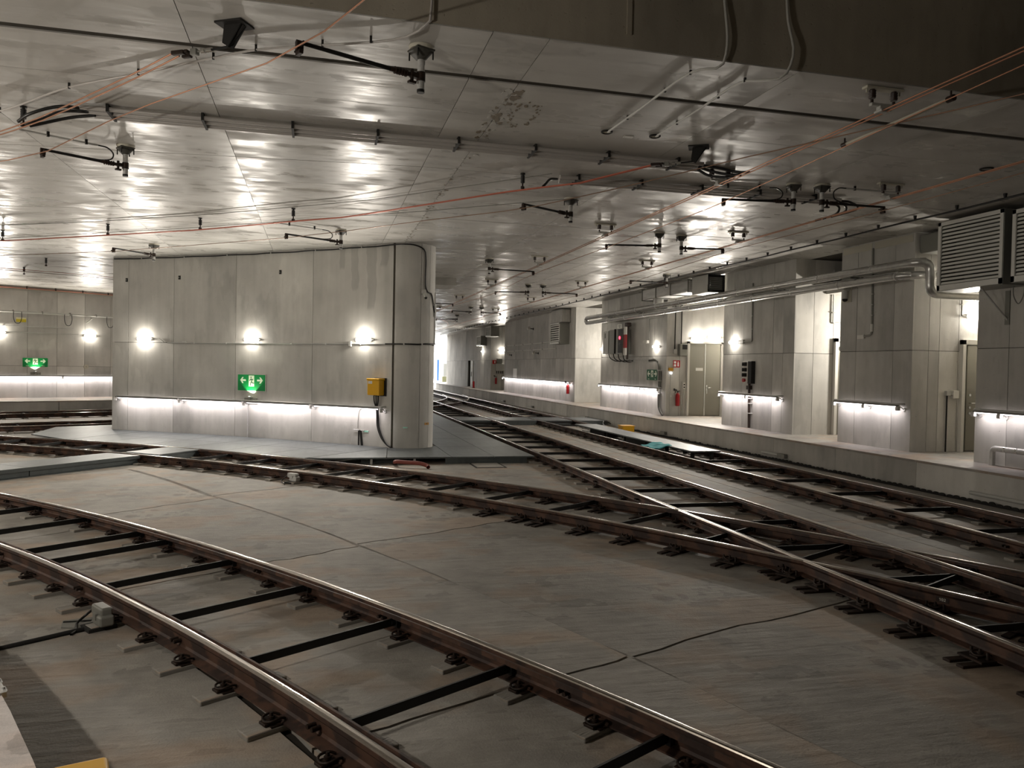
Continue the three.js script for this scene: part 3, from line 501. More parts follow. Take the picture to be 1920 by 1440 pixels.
// ---- flush plate crossings over the rails
{
  const c = thing('track_crossing', 'grey raised plate ramp leading over the middle curved rails at left', 'crossing', [-5.5, 0, -16.5]);
  const n = [0.765, 0.644], e0 = [-3.83, -18.62], d = [-0.644, 0.765], w = [-0.80, -0.60];
  const at = (s, t) => [e0[0] + d[0] * s + w[0] * t, e0[1] + d[1] * s + w[1] * t];
  for (const [a, b] of [[0, 2.45], [2.46, 4.9], [4.91, 8]]) part(c, 'deck_plate', slabGeo([at(a, 0), at(b, 0), at(b, 1), at(a, 1)], 0.165, 0.19, rnd() * 3, 0), M.plate);
  for (const [a, b] of [[0.05, 2.44], [2.46, 4.9], [4.91, 8]]) part(c, 'side_plate', slabGeo([at(a, 0.01), at(b, 0.01), at(b, 0.035), at(a, 0.035)], 0.02, 0.165, rnd() * 3, 0), M.plateEdge);
  part(c, 'frame', slabGeo([at(0.1, 0.06), at(8, 0.06), at(8, 0.95), at(0.1, 0.95)], 0, 0.16), M.dark);
  part(c, 'edge_angle', slabGeo([at(0, -0.012), at(8, -0.012), at(8, 0.01), at(0, 0.01)], 0.12, 0.192), M.plateEdge);
  part(c, 'foot_angle', slabGeo([at(0.1, -0.03), at(8, -0.03), at(8, 0.01), at(0.1, 0.01)], 0, 0.015), M.plateEdge);
  const m = thing('track_crossing', 'small grey plate lying between the middle curved rails beside the ramp', 'crossing', [-3.5, 0, -19.7]);
  const q = [[-4.30, -19.42], [-3.46, -18.76], [-2.72, -19.83], [-3.42, -20.6]];
  part(m, 'deck_plate', slabGeo(q, 0.165, 0.19), M.plate); part(m, 'side_plate', slabGeo([[-3.44, -18.82], [-3.40, -18.85], [-2.74, -19.86], [-2.78, -19.9]], 0.02, 0.165), M.plateEdge); part(m, 'frame', slabGeo([[-4.2, -19.45], [-3.5, -18.9], [-2.85, -19.85], [-3.45, -20.45]], 0.03, 0.16), M.dark);
  const f = thing('track_crossing', 'grey plate crossing laid across both straight tracks in the distance', 'crossing', [8.5, 0, -31]);
  for (const [x0, x1] of [[5.47, 6.72], [6.98, 8.62], [8.87, 10.12], [10.4, 11.66]]) { part(f, 'deck_plate', box(x0, x1, 0.165, 0.19, -31.9, -29.9), M.plate); part(f, 'side_plate', box(x0 + 0.02, x1 - 0.02, 0, 0.165, -29.94, -29.91), M.plateEdge); part(f, 'frame', box(x0 + 0.1, x1 - 0.1, 0, 0.16, -31.8, -30), M.dark); }
  const p = thing('point_machine_cover', 'long grey plate cover raised between the outermost rails', 'cover', [9.7, 0, -22.5]);
  for (let z = -17.9, i = 0; z > -27; z -= 1.84, i++) part(p, 'cover_plate', boxUV(box(9.28, 10.12, 0.225, 0.26, z - 1.83, z), rnd() * 3, rnd() * 3), M.plate);
  for (let z = -18.1; z > -27; z -= 1.5) part(p, 'support', [box(9.4, 9.48, 0, 0.225, z - 0.08, z), box(9.95, 10.03, 0, 0.225, z - 0.08, z)], M.dark);
  part(p, 'machine', [rbox(9.35, 10.05, 0.02, 0.2, -22.4, -20.9, 0.02), rbox(9.4, 10.0, 0.02, 0.18, -25.8, -24.4, 0.02), cyl([9.2, 0.1, -19], [9.2, 0.1, -26], 0.02)], M.dark);
  const t = thing('teal_cloth', 'turquoise sheet lying against the long cover plate between rails', 'sheet', [9.2, 0.15, -19.7]);
  const tg = new THREE.BoxGeometry(0.5, 0.02, 0.95, 10, 1, 14); { const P = tg.attributes.position; for (let i = 0; i < P.count; i++) P.setY(i, P.getY(i) + 0.14 + 0.09 * sstep(-0.25, 0.25, P.getX(i)) + 0.014 * Math.sin(P.getX(i) * 19) * Math.cos(P.getZ(i) * 12)); tg.computeVertexNormals(); tg.translate(9.14, 0.04, -19.7); }
  part(t, 'sheet', tg, M.teal);
  const y = thing('yellow_box', 'yellow ground box behind the outermost rail at the kerb', 'box', [11.02, 0, -26.4]);
  part(y, 'body', rbox(10.8, 11.26, 0, 0.24, -26.6, -26.15, 0.02), M.yellow); part(y, 'lid', rbox(10.78, 11.28, 0.24, 0.27, -26.62, -26.13, 0.01), M.yellow); part(y, 'cable', tube([[10.82, 0.1, -26.55], [10.75, 0.05, -27], [10.9, 0.16, -28.4], [11.2, 0.25, -29], [11.6, 0.1, -29.4]], 0.018), M.blackGloss);
  const me = thing('membrane_edge', 'dark scalloped membrane edge along the foot of the walkway kerb', 'membrane', [11.66, 0, -18]);
  for (let z = -9; z > -28; z -= 3.17) { const sh = new THREE.Shape(); sh.moveTo(0, 0); let q = 0; while (q < 3.1) { const hh = 0.055 + 0.03 * rnd(); sh.lineTo(q, hh * 0.45); sh.quadraticCurveTo(q + 0.02, hh, q + 0.075, hh); sh.quadraticCurveTo(q + 0.13, hh, q + 0.15, hh * 0.45); q += 0.157; } sh.lineTo(q, 0); const g = new THREE.ExtrudeGeometry(sh, { depth: 0.02, bevelEnabled: false, curveSegments: 3 }); g.rotateY(Math.PI / 2); g.translate(11.64, 0, z); part(me, 'strip', g, M.dark); }
  // short marker tubes along the kerb
  const kt = [[-11.6, -9.2, 0.17], [-18.45, -17.35, 0.16], [-25.6, -24.4, 0.14], [-33.5, -32.2, 0.14], [-42.5, -41.2, 0.14], [-49, -48, 0.14]], where = ['nearest the viewer', 'opposite the second block', 'near the yellow box', 'by the far plates', 'second farthest', 'farthest away'];
  kt.forEach(([a, b, yy], i) => { const o = thing('kerb_tube', 'short grey tube with a dark clamp box on the kerb face, ' + where[i], 'tube', [11.66, yy, (a + b) / 2]); part(o, 'tube', cyl([11.66, yy, a], [11.66, yy, b - 0.3], 0.036, 0.036, 12), M.lightGrey); part(o, 'clamp_box', rbox(11.6, 11.7, yy - 0.055, yy + 0.055, b - 0.32, b, 0.01), M.greyPaint); });
}

// ================================================================ LAMPS
// wall-mounted bulkhead lamp: built along local x, wall behind at z = 0, light towards +z
const lampGeo = (() => {
  const tray = merge([rbox(-0.26, 0.26, -0.045, 0.045, 0, 0.03, 0.012), rbox(-0.275, -0.25, -0.03, 0.03, 0.0, 0.032, 0.01), rbox(0.25, 0.275, -0.03, 0.03, 0.0, 0.032, 0.01)]);
  const dif = new THREE.CapsuleGeometry(0.052, 0.36, 6, 14); dif.rotateZ(Math.PI / 2); dif.scale(1, 1, 0.9); dif.translate(0, 0, 0.066);
  return { tray, dif: merge(dif), gland: merge(cyl([0.27, 0, 0.02], [0.34, 0, 0.02], 0.016, 0.016, 10)) };
})();
function wallLamp(label, pos, turn, power = 1, light = true) {
  const o = thing('wall_lamp', label, 'lamp', pos, turn), add = (n, g, m) => { const q = new THREE.Mesh(g, m); q.name = n; q.castShadow = q.receiveShadow = true; o.add(q); };
  add('housing', lampGeo.tray, M.lightGrey); add('diffuser', lampGeo.dif, G.lamp); add('cable_gland', lampGeo.gland, M.greyPaint);
  if (light) { const l = new THREE.PointLight(LAMP_COL, LAMP * power, 0, 2); l.position.set(0, 0, 0.09); l.castShadow = true; l.shadow.radius = 3; o.add(l); const r = new THREE.RectAreaLight(LAMP_COL, LAMP_FACE * power, 0.42, 0.10); r.position.set(0, 0, 0.125); r.rotation.y = Math.PI; o.add(r); }
  return o;
}
const polTurn = (t) => t - Math.PI / 2;                                // faces the near centre from an arc around it
const faceB = (r, t, y) => { const [x, z] = pol(r, t); return [x, y, z]; };
const LY = 2.97;
[[1.0268, 'left'], [0.9266, 'middle'], [0.8272, 'right']].forEach(([t, w]) => wallLamp(w + (w === 'middle' ? ' of three lit lamps on the island wall, above the green exit sign' : w === 'left' ? 'most of the three lit lamps on the island wall' : ' hand lamp on the island wall, above the yellow box'), faceB(RN, t, LY), polTurn(t)));
const faceE = (t, y, r = 22.6) => [EC[0] + r * Math.cos(t), y, EC[1] + r * Math.sin(t)];
const turnE = (t) => Math.PI / 2 - t;
[[0.948, 'bulkhead lamp on the left tunnel wall, right of the green exit sign'], [1.108, 'bulkhead lamp on the left tunnel wall cut by the left picture edge'], [1.27, 'bulkhead lamp on the left tunnel wall outside the picture'], [0.78, 'bulkhead lamp on the left tunnel wall behind the island wall'], [0.55, 'bulkhead lamp deep in the left tunnel behind the island wall']].forEach(([t, l]) => wallLamp(l, faceE(t, 3.42), turnE(t), 1.0));
const WT = -Math.PI / 2;                                              // faces -x from the right-hand wall
wallLamp('lit lamp on the wall block left of the small switch panel', [W, 3.24, -21.85], WT, 0.55);
wallLamp('lit lamp on the wall right of the red and white signal cabinet', [W, 3.23, -27.62], WT, 0.5);
wallLamp('lit lamp at the far edge of the wall block left of the signal cabinet', [W, 3.24, -33.35], WT, 0.5);
wallLamp('distant lit lamp on the wall beside the far louvre boxes', [W, 3.57, -60.2], WT, 1.0);
wallLamp('left of the two bright lamps above the steel double door', [14.0, 3.55, -26.76], 0, 1.1);
wallLamp('right of the two bright lamps above the steel double door', [14.72, 3.62, -26.76], 0, 1.1);
wallLamp('bright lamp above the tall grey door beside the big louvre box', [14.42, 3.66, -14.36], 0, 1.1);
wallLamp('lamp inside the door recess between the two blocks, hidden by the nearer one', [15.6, 3.5, -17.6], WT, 1.1);
wallLamp('bright lamp in the recess behind the far fire extinguisher', [13.6, 3.62, -57.2], 0, 0.7);
wallLamp('lamp in the pale recess right of the long dark wall', [15.6, 3.4, -35.2], WT, 1.3);
wallLamp('lamp on the wall behind the near platform, outside the picture', faceB(24.9, 0.50, 3.1), polTurn(0.50) + Math.PI, 0.52);

wallLamp('second lamp on the wall behind the near platform, unseen, added to brighten the hall', faceB(24.9, 0.78, 3.1), polTurn(0.78) + Math.PI, 0.8);  // this lamp and the next are unseen additions that lift floor and right-hand faces
wallLamp('third lamp on the wall behind the near platform, unseen, added to brighten the hall', faceB(24.9, 1.04, 3.1), polTurn(1.04) + Math.PI, 1.0);

// ---- handrails with light strips below
function ledRail(label, pts, nrm, y, k = 1, gapEnds = true) {
  const o = thing('lit_handrail', label, 'handrail', [pts[0][0], y, pts[0][1]]), OFF = 0.17, n = pts.length, T = pts.map((p, i) => [p[0] + nrm[i][0] * OFF, p[1] + nrm[i][1] * OFF]);
  const a = [pts[0][0], y - 0.0, pts[0][1]], b = [pts[n - 1][0], y, pts[n - 1][1]];
  part(o, 'rail', pipe([a, ...T.map((p) => [p[0], y, p[1]]), b], 0.024, 0.05, 12), M.zinc);
  const strip = [], hou = [];
  for (let i = 0; i < n - 1; i++) {
    const p = T[i], q = T[i + 1], L = Math.hypot(q[0] - p[0], q[1] - p[1]), c = [(p[0] + q[0]) / 2, (p[1] + q[1]) / 2], ang = -Math.atan2(q[1] - p[1], q[0] - p[0]), e = gapEnds ? 0.1 : 0;
    const mk = (w, h, d, yy, m) => { const g = new THREE.BoxGeometry(w, h, d); g.rotateY(ang); g.translate(c[0], yy, c[1]); return g; };
    hou.push(mk(L - 2 * e, 0.03, 0.05, y - 0.035)); strip.push(mk(L - 2 * e - 0.04, 0.016, 0.038, y - 0.058));
    const w = [-(nrm[i][0] + nrm[i + 1][0]) / 2, -(nrm[i][1] + nrm[i + 1][1]) / 2];
    const r = new THREE.RectAreaLight(LED_COL, LED * k, L - 2 * e, 0.04); r.position.set(c[0] - o.position.x, -0.07, c[1] - o.position.z); o.add(r);
    r.lookAt(c[0] + w[0] * 0.30, y - 0.07 - 1, c[1] + w[1] * 0.30);
    const nb = Math.max(1, Math.round(L / 1.7));
    for (let j = 0; j <= nb; j++) { if (i && !j) continue; const f = j / nb, bx = lerp(p[0], q[0], f), bz = lerp(p[1], q[1], f), x0 = bx + w[0] * OFF, z0 = bz + w[1] * OFF; part(o, 'bracket', [cyl([x0, y - 0.12, z0], [bx, y - 0.02, bz], 0.012, 0.012, 8), cyl([x0, y - 0.12, z0], [x0 - w[0] * 0.02, y - 0.12, z0 - w[1] * 0.02], 0.045, 0.045, 12), rbox(bx - 0.04, bx + 0.04, y - 0.14, y - 0.05, bz - 0.04, bz + 0.04, 0.012)], M.zinc); }
  }
  part(o, 'channel', hou, M.greyPaint); part(o, 'light_strip', strip, G.led);
  return o;
}
{
  const arcPts = (ts, r) => ts.map((t) => pol(r, t)), nB = (ts) => ts.map((t) => [-Math.cos(t), Math.sin(t)]);
  const tsI = [1.0505, 0.99, 0.93, 0.869, 0.8085]; ledRail('long lit handrail along the foot of the island wall', arcPts(tsI, RN), nB(tsI), 1.22, 1, true);
  const tsL = [1.33, 1.22, 1.11, 1.0, 0.89, 0.78]; ledRail('lit handrail along the left tunnel wall under the green exit sign', tsL.map((t) => [EC[0] + 22.6 * Math.cos(t), EC[1] + 22.6 * Math.sin(t)]), tsL.map((t) => [Math.cos(t), Math.sin(t)]), 1.57, 1.1, false);
  const rw = (lab, z0, z1, k = 1) => ledRail(lab, [[W, z0], [W, (z0 + z1) / 2], [W, z1]], [[-1, 0], [-1, 0], [-1, 0]], 1.65, k, false);
  rw('lit handrail on the long dark wall with the far fire extinguisher', -52.6, -37.7, 1.0);
  rw('lit handrail below the signal cabinet and the square green sign', -33.5, -27.1, 1.1);
  rw('lit handrail crossed by the black cable conduit of the switch panel', -22.5, -19.2, 0.9);
  rw('lit handrail on the wall block left of the tall grey door', -16.75, -14.55, 0.9);
  rw('lit handrail nearest the viewer, at the right picture edge', -12.5, -11.3, 0.9);
}

// ================================================================ SIGNS
function exitSign(x, w, h, kind) {                                     // running figure and arrows, as printed on the plates
  x.fillStyle = kind === 2 ? '#11603a' : '#0e8f4b'; x.fillRect(0, 0, w, h); x.fillStyle = '#eef7e4';
  const arrow = (cx, cy, s, d) => { x.save(); x.translate(cx, cy); x.scale(d * s, s); x.beginPath(); for (const [a, b] of [[-1, 0], [-0.25, -0.85], [0.25, -0.85], [-0.15, -0.25], [1, -0.25], [1, 0.25], [-0.15, 0.25], [0.25, 0.85], [-0.25, 0.85]]) x.lineTo(a, b); x.closePath(); x.fill(); x.restore(); };
  const cy = kind === 2 ? h * 0.40 : h * 0.35, s = w * (kind === 2 ? 0.13 : 0.105);
  arrow(w * 0.19, cy, s, 1); arrow(w * 0.81, cy, s, -1);
  const dw = w * 0.2, dh = kind === 2 ? h * 0.62 : h * 0.68, dx = w * 0.5 - dw / 2, dy = kind === 2 ? h * 0.08 : h * 0.05; x.fillRect(dx, dy, dw, dh);
  x.strokeStyle = x.fillStyle = '#1f5a3c'; x.lineWidth = dw * 0.13; x.lineCap = 'round';
  const P = (l) => { x.beginPath(); l.forEach(([a, b], i) => i ? x.lineTo(dx + a * dw, dy + b * dh) : x.moveTo(dx + a * dw, dy + b * dh)); x.stroke(); };
  x.beginPath(); x.arc(dx + dw * 0.42, dy + dh * 0.17, dw * 0.10, 0, 7); x.fill();
  P([[0.45, 0.3], [0.52, 0.55], [0.36, 0.72], [0.3, 0.92]]); P([[0.52, 0.55], [0.68, 0.68], [0.92, 0.7]]); P([[0.18, 0.46], [0.42, 0.32], [0.66, 0.42], [0.78, 0.34]]);
  if (kind !== 0) { x.fillStyle = '#eef7e4'; x.font = 'bold ' + Math.round(h * 0.16) + 'px sans-serif'; x.textAlign = 'center'; x.fillText('70m', w * 0.19, h * 0.94); x.fillText('70m', w * 0.81, h * 0.94); }
}
function spotSign(label, pos, turn, w, h, kind, drop) {
  const o = thing('exit_sign', label, 'sign', pos, turn), d = decal(o, 'sign_plate', (x, a, b) => exitSign(x, a, b, kind), w, h, '', '', 512); d.position.set(0, 0, 0.05);
  const bk = new THREE.Mesh(merge([box(-w / 2 - 0.012, w / 2 + 0.012, -h / 2 - 0.012, h / 2 + 0.012, 0.034, 0.0475), box(-w * 0.35, w * 0.35, -h * 0.3, h * 0.3, 0, 0.034)]), M.white); bk.name = 'backing'; o.add(bk);
  const sp = new THREE.Mesh(merge([rbox(-0.05, 0.05, -0.05, 0.05, 0, 0.14, 0.01), cyl([0, 0.05, 0.10], [0, 0.075, 0.10], 0.035, 0.03, 12), rbox(-0.19, -0.06, -0.08, 0.04, 0, 0.1, 0.01), rbox(0.06, 0.2, -0.09, 0.03, 0, 0.11, 0.01), cyl([-0.2, -0.12, 0.04], [0.2, -0.12, 0.04], 0.02)]), M.greyPaint); sp.name = 'spot_housing'; sp.position.set(0, -drop, 0.03); o.add(sp);
  const le = new THREE.Mesh(merge(cyl([0, 0, 0], [0, 0.006, 0], 0.028, 0.028, 14)), G.indicator); le.name = 'spot_lens'; le.position.set(0, -drop + 0.076, 0.13); o.add(le);
  const s = new THREE.SpotLight(0xf4ffd8, 1.5, 0, 0.85, 0.10, 2); s.position.set(0, -drop + 0.09, 0.13); s.target.position.set(0, 0.1, 0.03); s.castShadow = true; o.add(s, s.target);
}
spotSign('lit green running-man exit sign with two arrows on the island wall', faceB(RN, 0.9258, 1.735), polTurn(0.9258), 0.99, 0.46, 0, 0.47);
spotSign('lit green exit sign with two arrows and distances on the left tunnel wall', faceE(1.047, 2.14), turnE(1.047), 0.98, 0.40, 1, 0.47);
{
  const o = thing('exit_sign', 'square unlit green exit sign with two arrows on the wall right of the signal cabinet', 'sign', [W, 2.13, -27.98], WT);
  const d = decal(o, 'sign_plate', (x, a, b) => exitSign(x, a, b, 2), 1.0, 0.42, '', '', 512); d.position.z = 0.012; const bk = new THREE.Mesh(merge(box(-0.5, 0.5, -0.21, 0.21, 0, 0.01)), M.white); bk.name = 'backing'; o.add(bk);
}
{
  const put = (name, label, pos, turn, w, h, fn, cat = 'sign') => { const o = thing(name, label, cat, pos, turn); decal(o, 'sign_plate', fn, w, h, '', '', 128).position.z = 0.012; const b = new THREE.Mesh(merge(box(-w / 2, w / 2, -h / 2, h / 2, 0, 0.01)), M.white); b.name = 'backing'; o.add(b); };
  put('fire_sign', 'red and white fire extinguisher sign above the extinguisher beside the double door', [13.17, 2.57, -26.76], 0, 0.29, 0.27, (x, w, h) => { x.fillStyle = '#b01818'; x.fillRect(0, 0, w, h); x.fillStyle = '#fff'; x.fillRect(w * 0.12, h * 0.12, w * 0.32, h * 0.32); x.fillRect(w * 0.12, h * 0.54, w * 0.32, h * 0.34); x.fillRect(w * 0.62, h * 0.3, w * 0.2, h * 0.55); x.fillRect(w * 0.66, h * 0.14, w * 0.1, h * 0.14); });
  put('fire_sign', 'small red fire sign in the far recess beside the grey cabinets', [13.02, 2.72, -57.2], 0, 0.3, 0.3, (x, w, h) => { x.fillStyle = '#b01818'; x.fillRect(0, 0, w, h); x.fillStyle = '#fff'; x.fillRect(w * 0.5, h * 0.2, w * 0.25, h * 0.6); });
  put('yellow_sign', 'yellow sign with a white strip hanging on the left tunnel wall pipe', faceE(1.071, 4.0), turnE(1.071), 0.38, 0.2, (x, w, h) => { x.fillStyle = '#d9c63a'; x.fillRect(0, 0, w, h); x.fillStyle = '#f2ecc0'; x.fillRect(0, 0, w, h * 0.35); });
  put('door_label', 'white name plate on the left leaf of the steel double door', [14.10, 2.38, -26.715], 0, 0.30, 0.11, (x, w, h) => { x.fillStyle = '#ecebe6'; x.fillRect(0, 0, w, h); });
  put('wall_notice', 'white notice board on the long dark wall in the distance', [W, 1.95, -49.7], WT, 1.0, 0.62, (x, w, h) => { x.fillStyle = '#efeee9'; x.fillRect(0, 0, w, h); });
  put('reflector', 'pale turquoise reflector strip low on the rounded nose of the island wall', [2.2, 0.71, -19.855], -0.25, 0.12, 0.035, (x, w, h) => { x.fillStyle = '#a8e0cf'; x.fillRect(0, 0, w, h); }, 'reflector');
  put('reflector', 'pale turquoise reflector strip on the island wall beside the black cables', faceB(RN, 0.8245, 0.55), polTurn(0.8245), 0.17, 0.045, (x, w, h) => { x.fillStyle = '#a8e0cf'; x.fillRect(0, 0, w, h); }, 'reflector');
  put('marker_plate', 'small ochre marker plate at the right edge of the island wall nose', [2.76, 0.80, -20.0], 0.68, 0.16, 0.06, (x, w, h) => { x.fillStyle = '#c08a2a'; x.fillRect(0, 0, w, h); x.fillStyle = '#5a3d10'; x.fillRect(w * 0.3, h * 0.3, w * 0.4, h * 0.4); });
}

// ================================================================ THINGS ON THE ISLAND WALL
{
  const P = (t, y, d = 0.02) => faceB(RN - d, t, y), run = (t0, t1, y, n = 10, d = 0.02) => Array.from({ length: n + 1 }, (_, i) => P(lerp(t0, t1, i / n), y, d));
  const b = thing('junction_box', 'yellow electrical box with black cables on the island wall', 'box', P(0.814, 1.72, 0), polTurn(0.814)), ad = (n, g, m) => { const q = new THREE.Mesh(merge(g), m); q.name = n; q.castShadow = q.receiveShadow = true; b.add(q); };
  ad('body', rbox(-0.20, 0.20, -0.2, 0.22, 0.03, 0.25, 0.03), M.yellow); ad('lid', rbox(-0.21, 0.21, 0.185, 0.24, 0.02, 0.27, 0.015), M.yellow); ad('back_plate', box(-0.14, 0.25, -0.22, 0.25, 0, 0.03), M.dark); ad('label_plate', box(-0.16, -0.03, 0.10, 0.17, 0.25, 0.254), M.white);
  for (let i = 0; i < 3; i++) ad('cable', tube([[-0.06 + i * 0.07, -0.18, 0.14], [-0.05 + i * 0.06, -0.36, 0.13], [-0.02 + i * 0.02, -0.52, 0.10]], 0.017, 8), M.blackGloss);
  const c = thing('cable_bundle', 'thick black cables curving from the handrail down to the walkway beside the wall nose', 'cables', P(0.812, 0.17));
  for (let i = 0; i < 3; i++) part(c, 'cable', tube([P(0.8135 - i * 0.0006, 1.2, 0.12), P(0.8145 - i * 0.0006, 0.95, 0.05), P(0.8140 - i * 0.0006, 0.7, 0.05), P(0.8105 - i * 0.0005, 0.42, 0.06), P(0.8055, 0.25, 0.08), P(0.801, 0.175, 0.1)], 0.018), M.blackGloss);
  const e = thing('cable_bundle', 'thin conduit and black cables with clamp bar on the island wall near the mortar patch', 'cables', P(0.83, 0.17));
  part(e, 'conduit', tube([P(0.8165, 1.13), P(0.826, 1.16), P(0.8298, 1.1), P(0.831, 0.85), P(0.8312, 0.62)], 0.009), M.greyPaint); part(e, 'clamp_bar', [tube([P(0.8345, 0.575, 0.03), P(0.8255, 0.565, 0.03)], 0.014, 6, false)], M.zinc); part(e, 'cable', [tube([P(0.8305, 0.58), P(0.8305, 0.17)], 0.016, 8, false), tube([P(0.829, 0.58), P(0.8275, 0.17)], 0.03, 8, false)], M.blackGloss);
  const f = thing('conduit', 'thin grey conduit dropping from the exit sign lamp to the walkway', 'conduit', P(0.9296, 0.17)); part(f, 'tube', tube([P(0.9296, 1.15), P(0.9296, 0.17)], 0.016, 8, false), M.zincMatt); for (const y of [0.5, 0.9]) part(f, 'clip', cyl(P(0.9296, y - 0.015), P(0.9296, y + 0.015), 0.024), M.lightGrey);
  const g = thing('conduit', 'long horizontal steel conduit on the island wall under the three lamps', 'conduit', P(0.9, ROW)); part(g, 'tube', tube(run(1.005, 0.807, ROW, 24), 0.016, 8, false, 48), M.zinc);
  for (const t of [0.98, 0.95, 0.92, 0.89, 0.86, 0.83]) part(g, 'clip', cyl(P(t, ROW - 0.02), P(t, ROW + 0.02), 0.024), M.lightGrey);
  for (const t of [1.0235, 0.836]) part(g, 'branch', tube([P(t - 0.011, ROW + 0.11, 0.03), P(t - 0.015, ROW + 0.02)], 0.014, 8, false), M.lightGrey);
  part(g, 'box', [(() => { const q = rbox(-0.07, 0.07, -0.03, 0.03, 0, 0.05, 0.008); q.rotateY(polTurn(0.989)); q.translate(...P(0.989, ROW + 0.02, 0)); return q; })(), (() => { const q = rbox(-0.04, 0.04, -0.07, 0.07, 0, 0.06, 0.008); q.rotateY(polTurn(0.8385)); q.translate(...P(0.8385, ROW, 0)); return q; })()], M.lightGrey);
  const nz = (a, y, d = 0.02) => [nose[0] + (NR + d) * Math.cos(a), y, nose[1] + (NR + d) * Math.sin(a)];
  const h = thing('cable', 'black cable wrapped round the nose of the island wall at lamp height', 'cable', nz(1.2, ROW)); part(h, 'cable', tube([...run(0.809, 0.804, ROW, 2), ...Array.from({ length: 10 }, (_, i) => nz(lerp(PH0, 0.0, i / 9), ROW + (i > 4 ? 0.004 * i : 0)))], 0.02, 8), M.blackGloss); for (const a of [1.9, 1.2, 0.5]) part(h, 'clip', cyl(nz(a, ROW - 0.02), nz(a, ROW + 0.03), 0.026), M.lightGrey);
  const k = thing('cable', 'black cable clipped along the top of the island wall and down its nose', 'cable', P(0.9, 5.4));
  part(k, 'cable', tube([...Array.from({ length: 22 }, (_, i) => P(lerp(1.056, 0.806, i / 21), 5.415 - (i % 3) * 0.006, 0.022)), nz(2.0, 5.42), nz(1.5, 5.40), nz(1.15, 5.30), nz(1.08, 5.1), nz(1.08, 4.6), nz(1.06, 4.35), nz(0.95, 4.22), nz(0.75, 4.2), nz(0.6, 4.0), nz(0.42, 3.7)], 0.017, 6, true, 160), M.blackGloss);
  for (const t of [1.03, 0.99, 0.95, 0.91, 0.87, 0.83]) part(k, 'clip', cyl(P(t, 5.39), P(t, 5.44), 0.022), M.lightGrey);
  const l = thing('wall_bracket', 'small white camera bracket near the top of the island wall nose', 'bracket', nz(1.13, 4.2)); part(l, 'bracket', [rbox(2.56, 2.68, 4.16, 4.28, -19.98, -19.83, 0.015), cyl([2.64, 4.16, -19.84], [2.66, 4.06, -19.76], 0.045, 0.05, 14)], M.lightGrey); part(l, 'lens', cyl([2.655, 4.08, -19.77], [2.665, 4.04, -19.745], 0.03), M.dark); 
  const m = thing('wall_pole', 'thin pale pole and holder at the right edge of the island wall nose', 'pole', nz(0.35, 3.4)); part(m, 'pole', cyl(nz(0.35, 2.9), nz(0.35, 4.25), 0.014), M.lightGrey); part(m, 'holder', cyl(nz(0.40, 3.6), nz(0.40, 3.95), 0.035), M.zincMatt);
  const wl2 = ['left', 'middle', 'right']; [[1.0443, 4.77], [0.9947, 4.81], [0.9016, 4.87]].forEach(([t, y], i) => { const o = thing('anchor_socket', wl2[i] + ' of the three small dark anchor sockets high on the island wall', 'socket', P(t, y, 0), polTurn(t)); const q = new THREE.Mesh(merge([box(-0.035, 0.035, -0.06, 0.05, 0, 0.02)]), M.dark); q.name = 'socket'; const r = new THREE.Mesh(merge(cyl([0, -0.005, 0.02], [0, -0.005, 0.045], 0.018)), M.greyPaint); r.name = 'bolt'; o.add(q, r); });
}
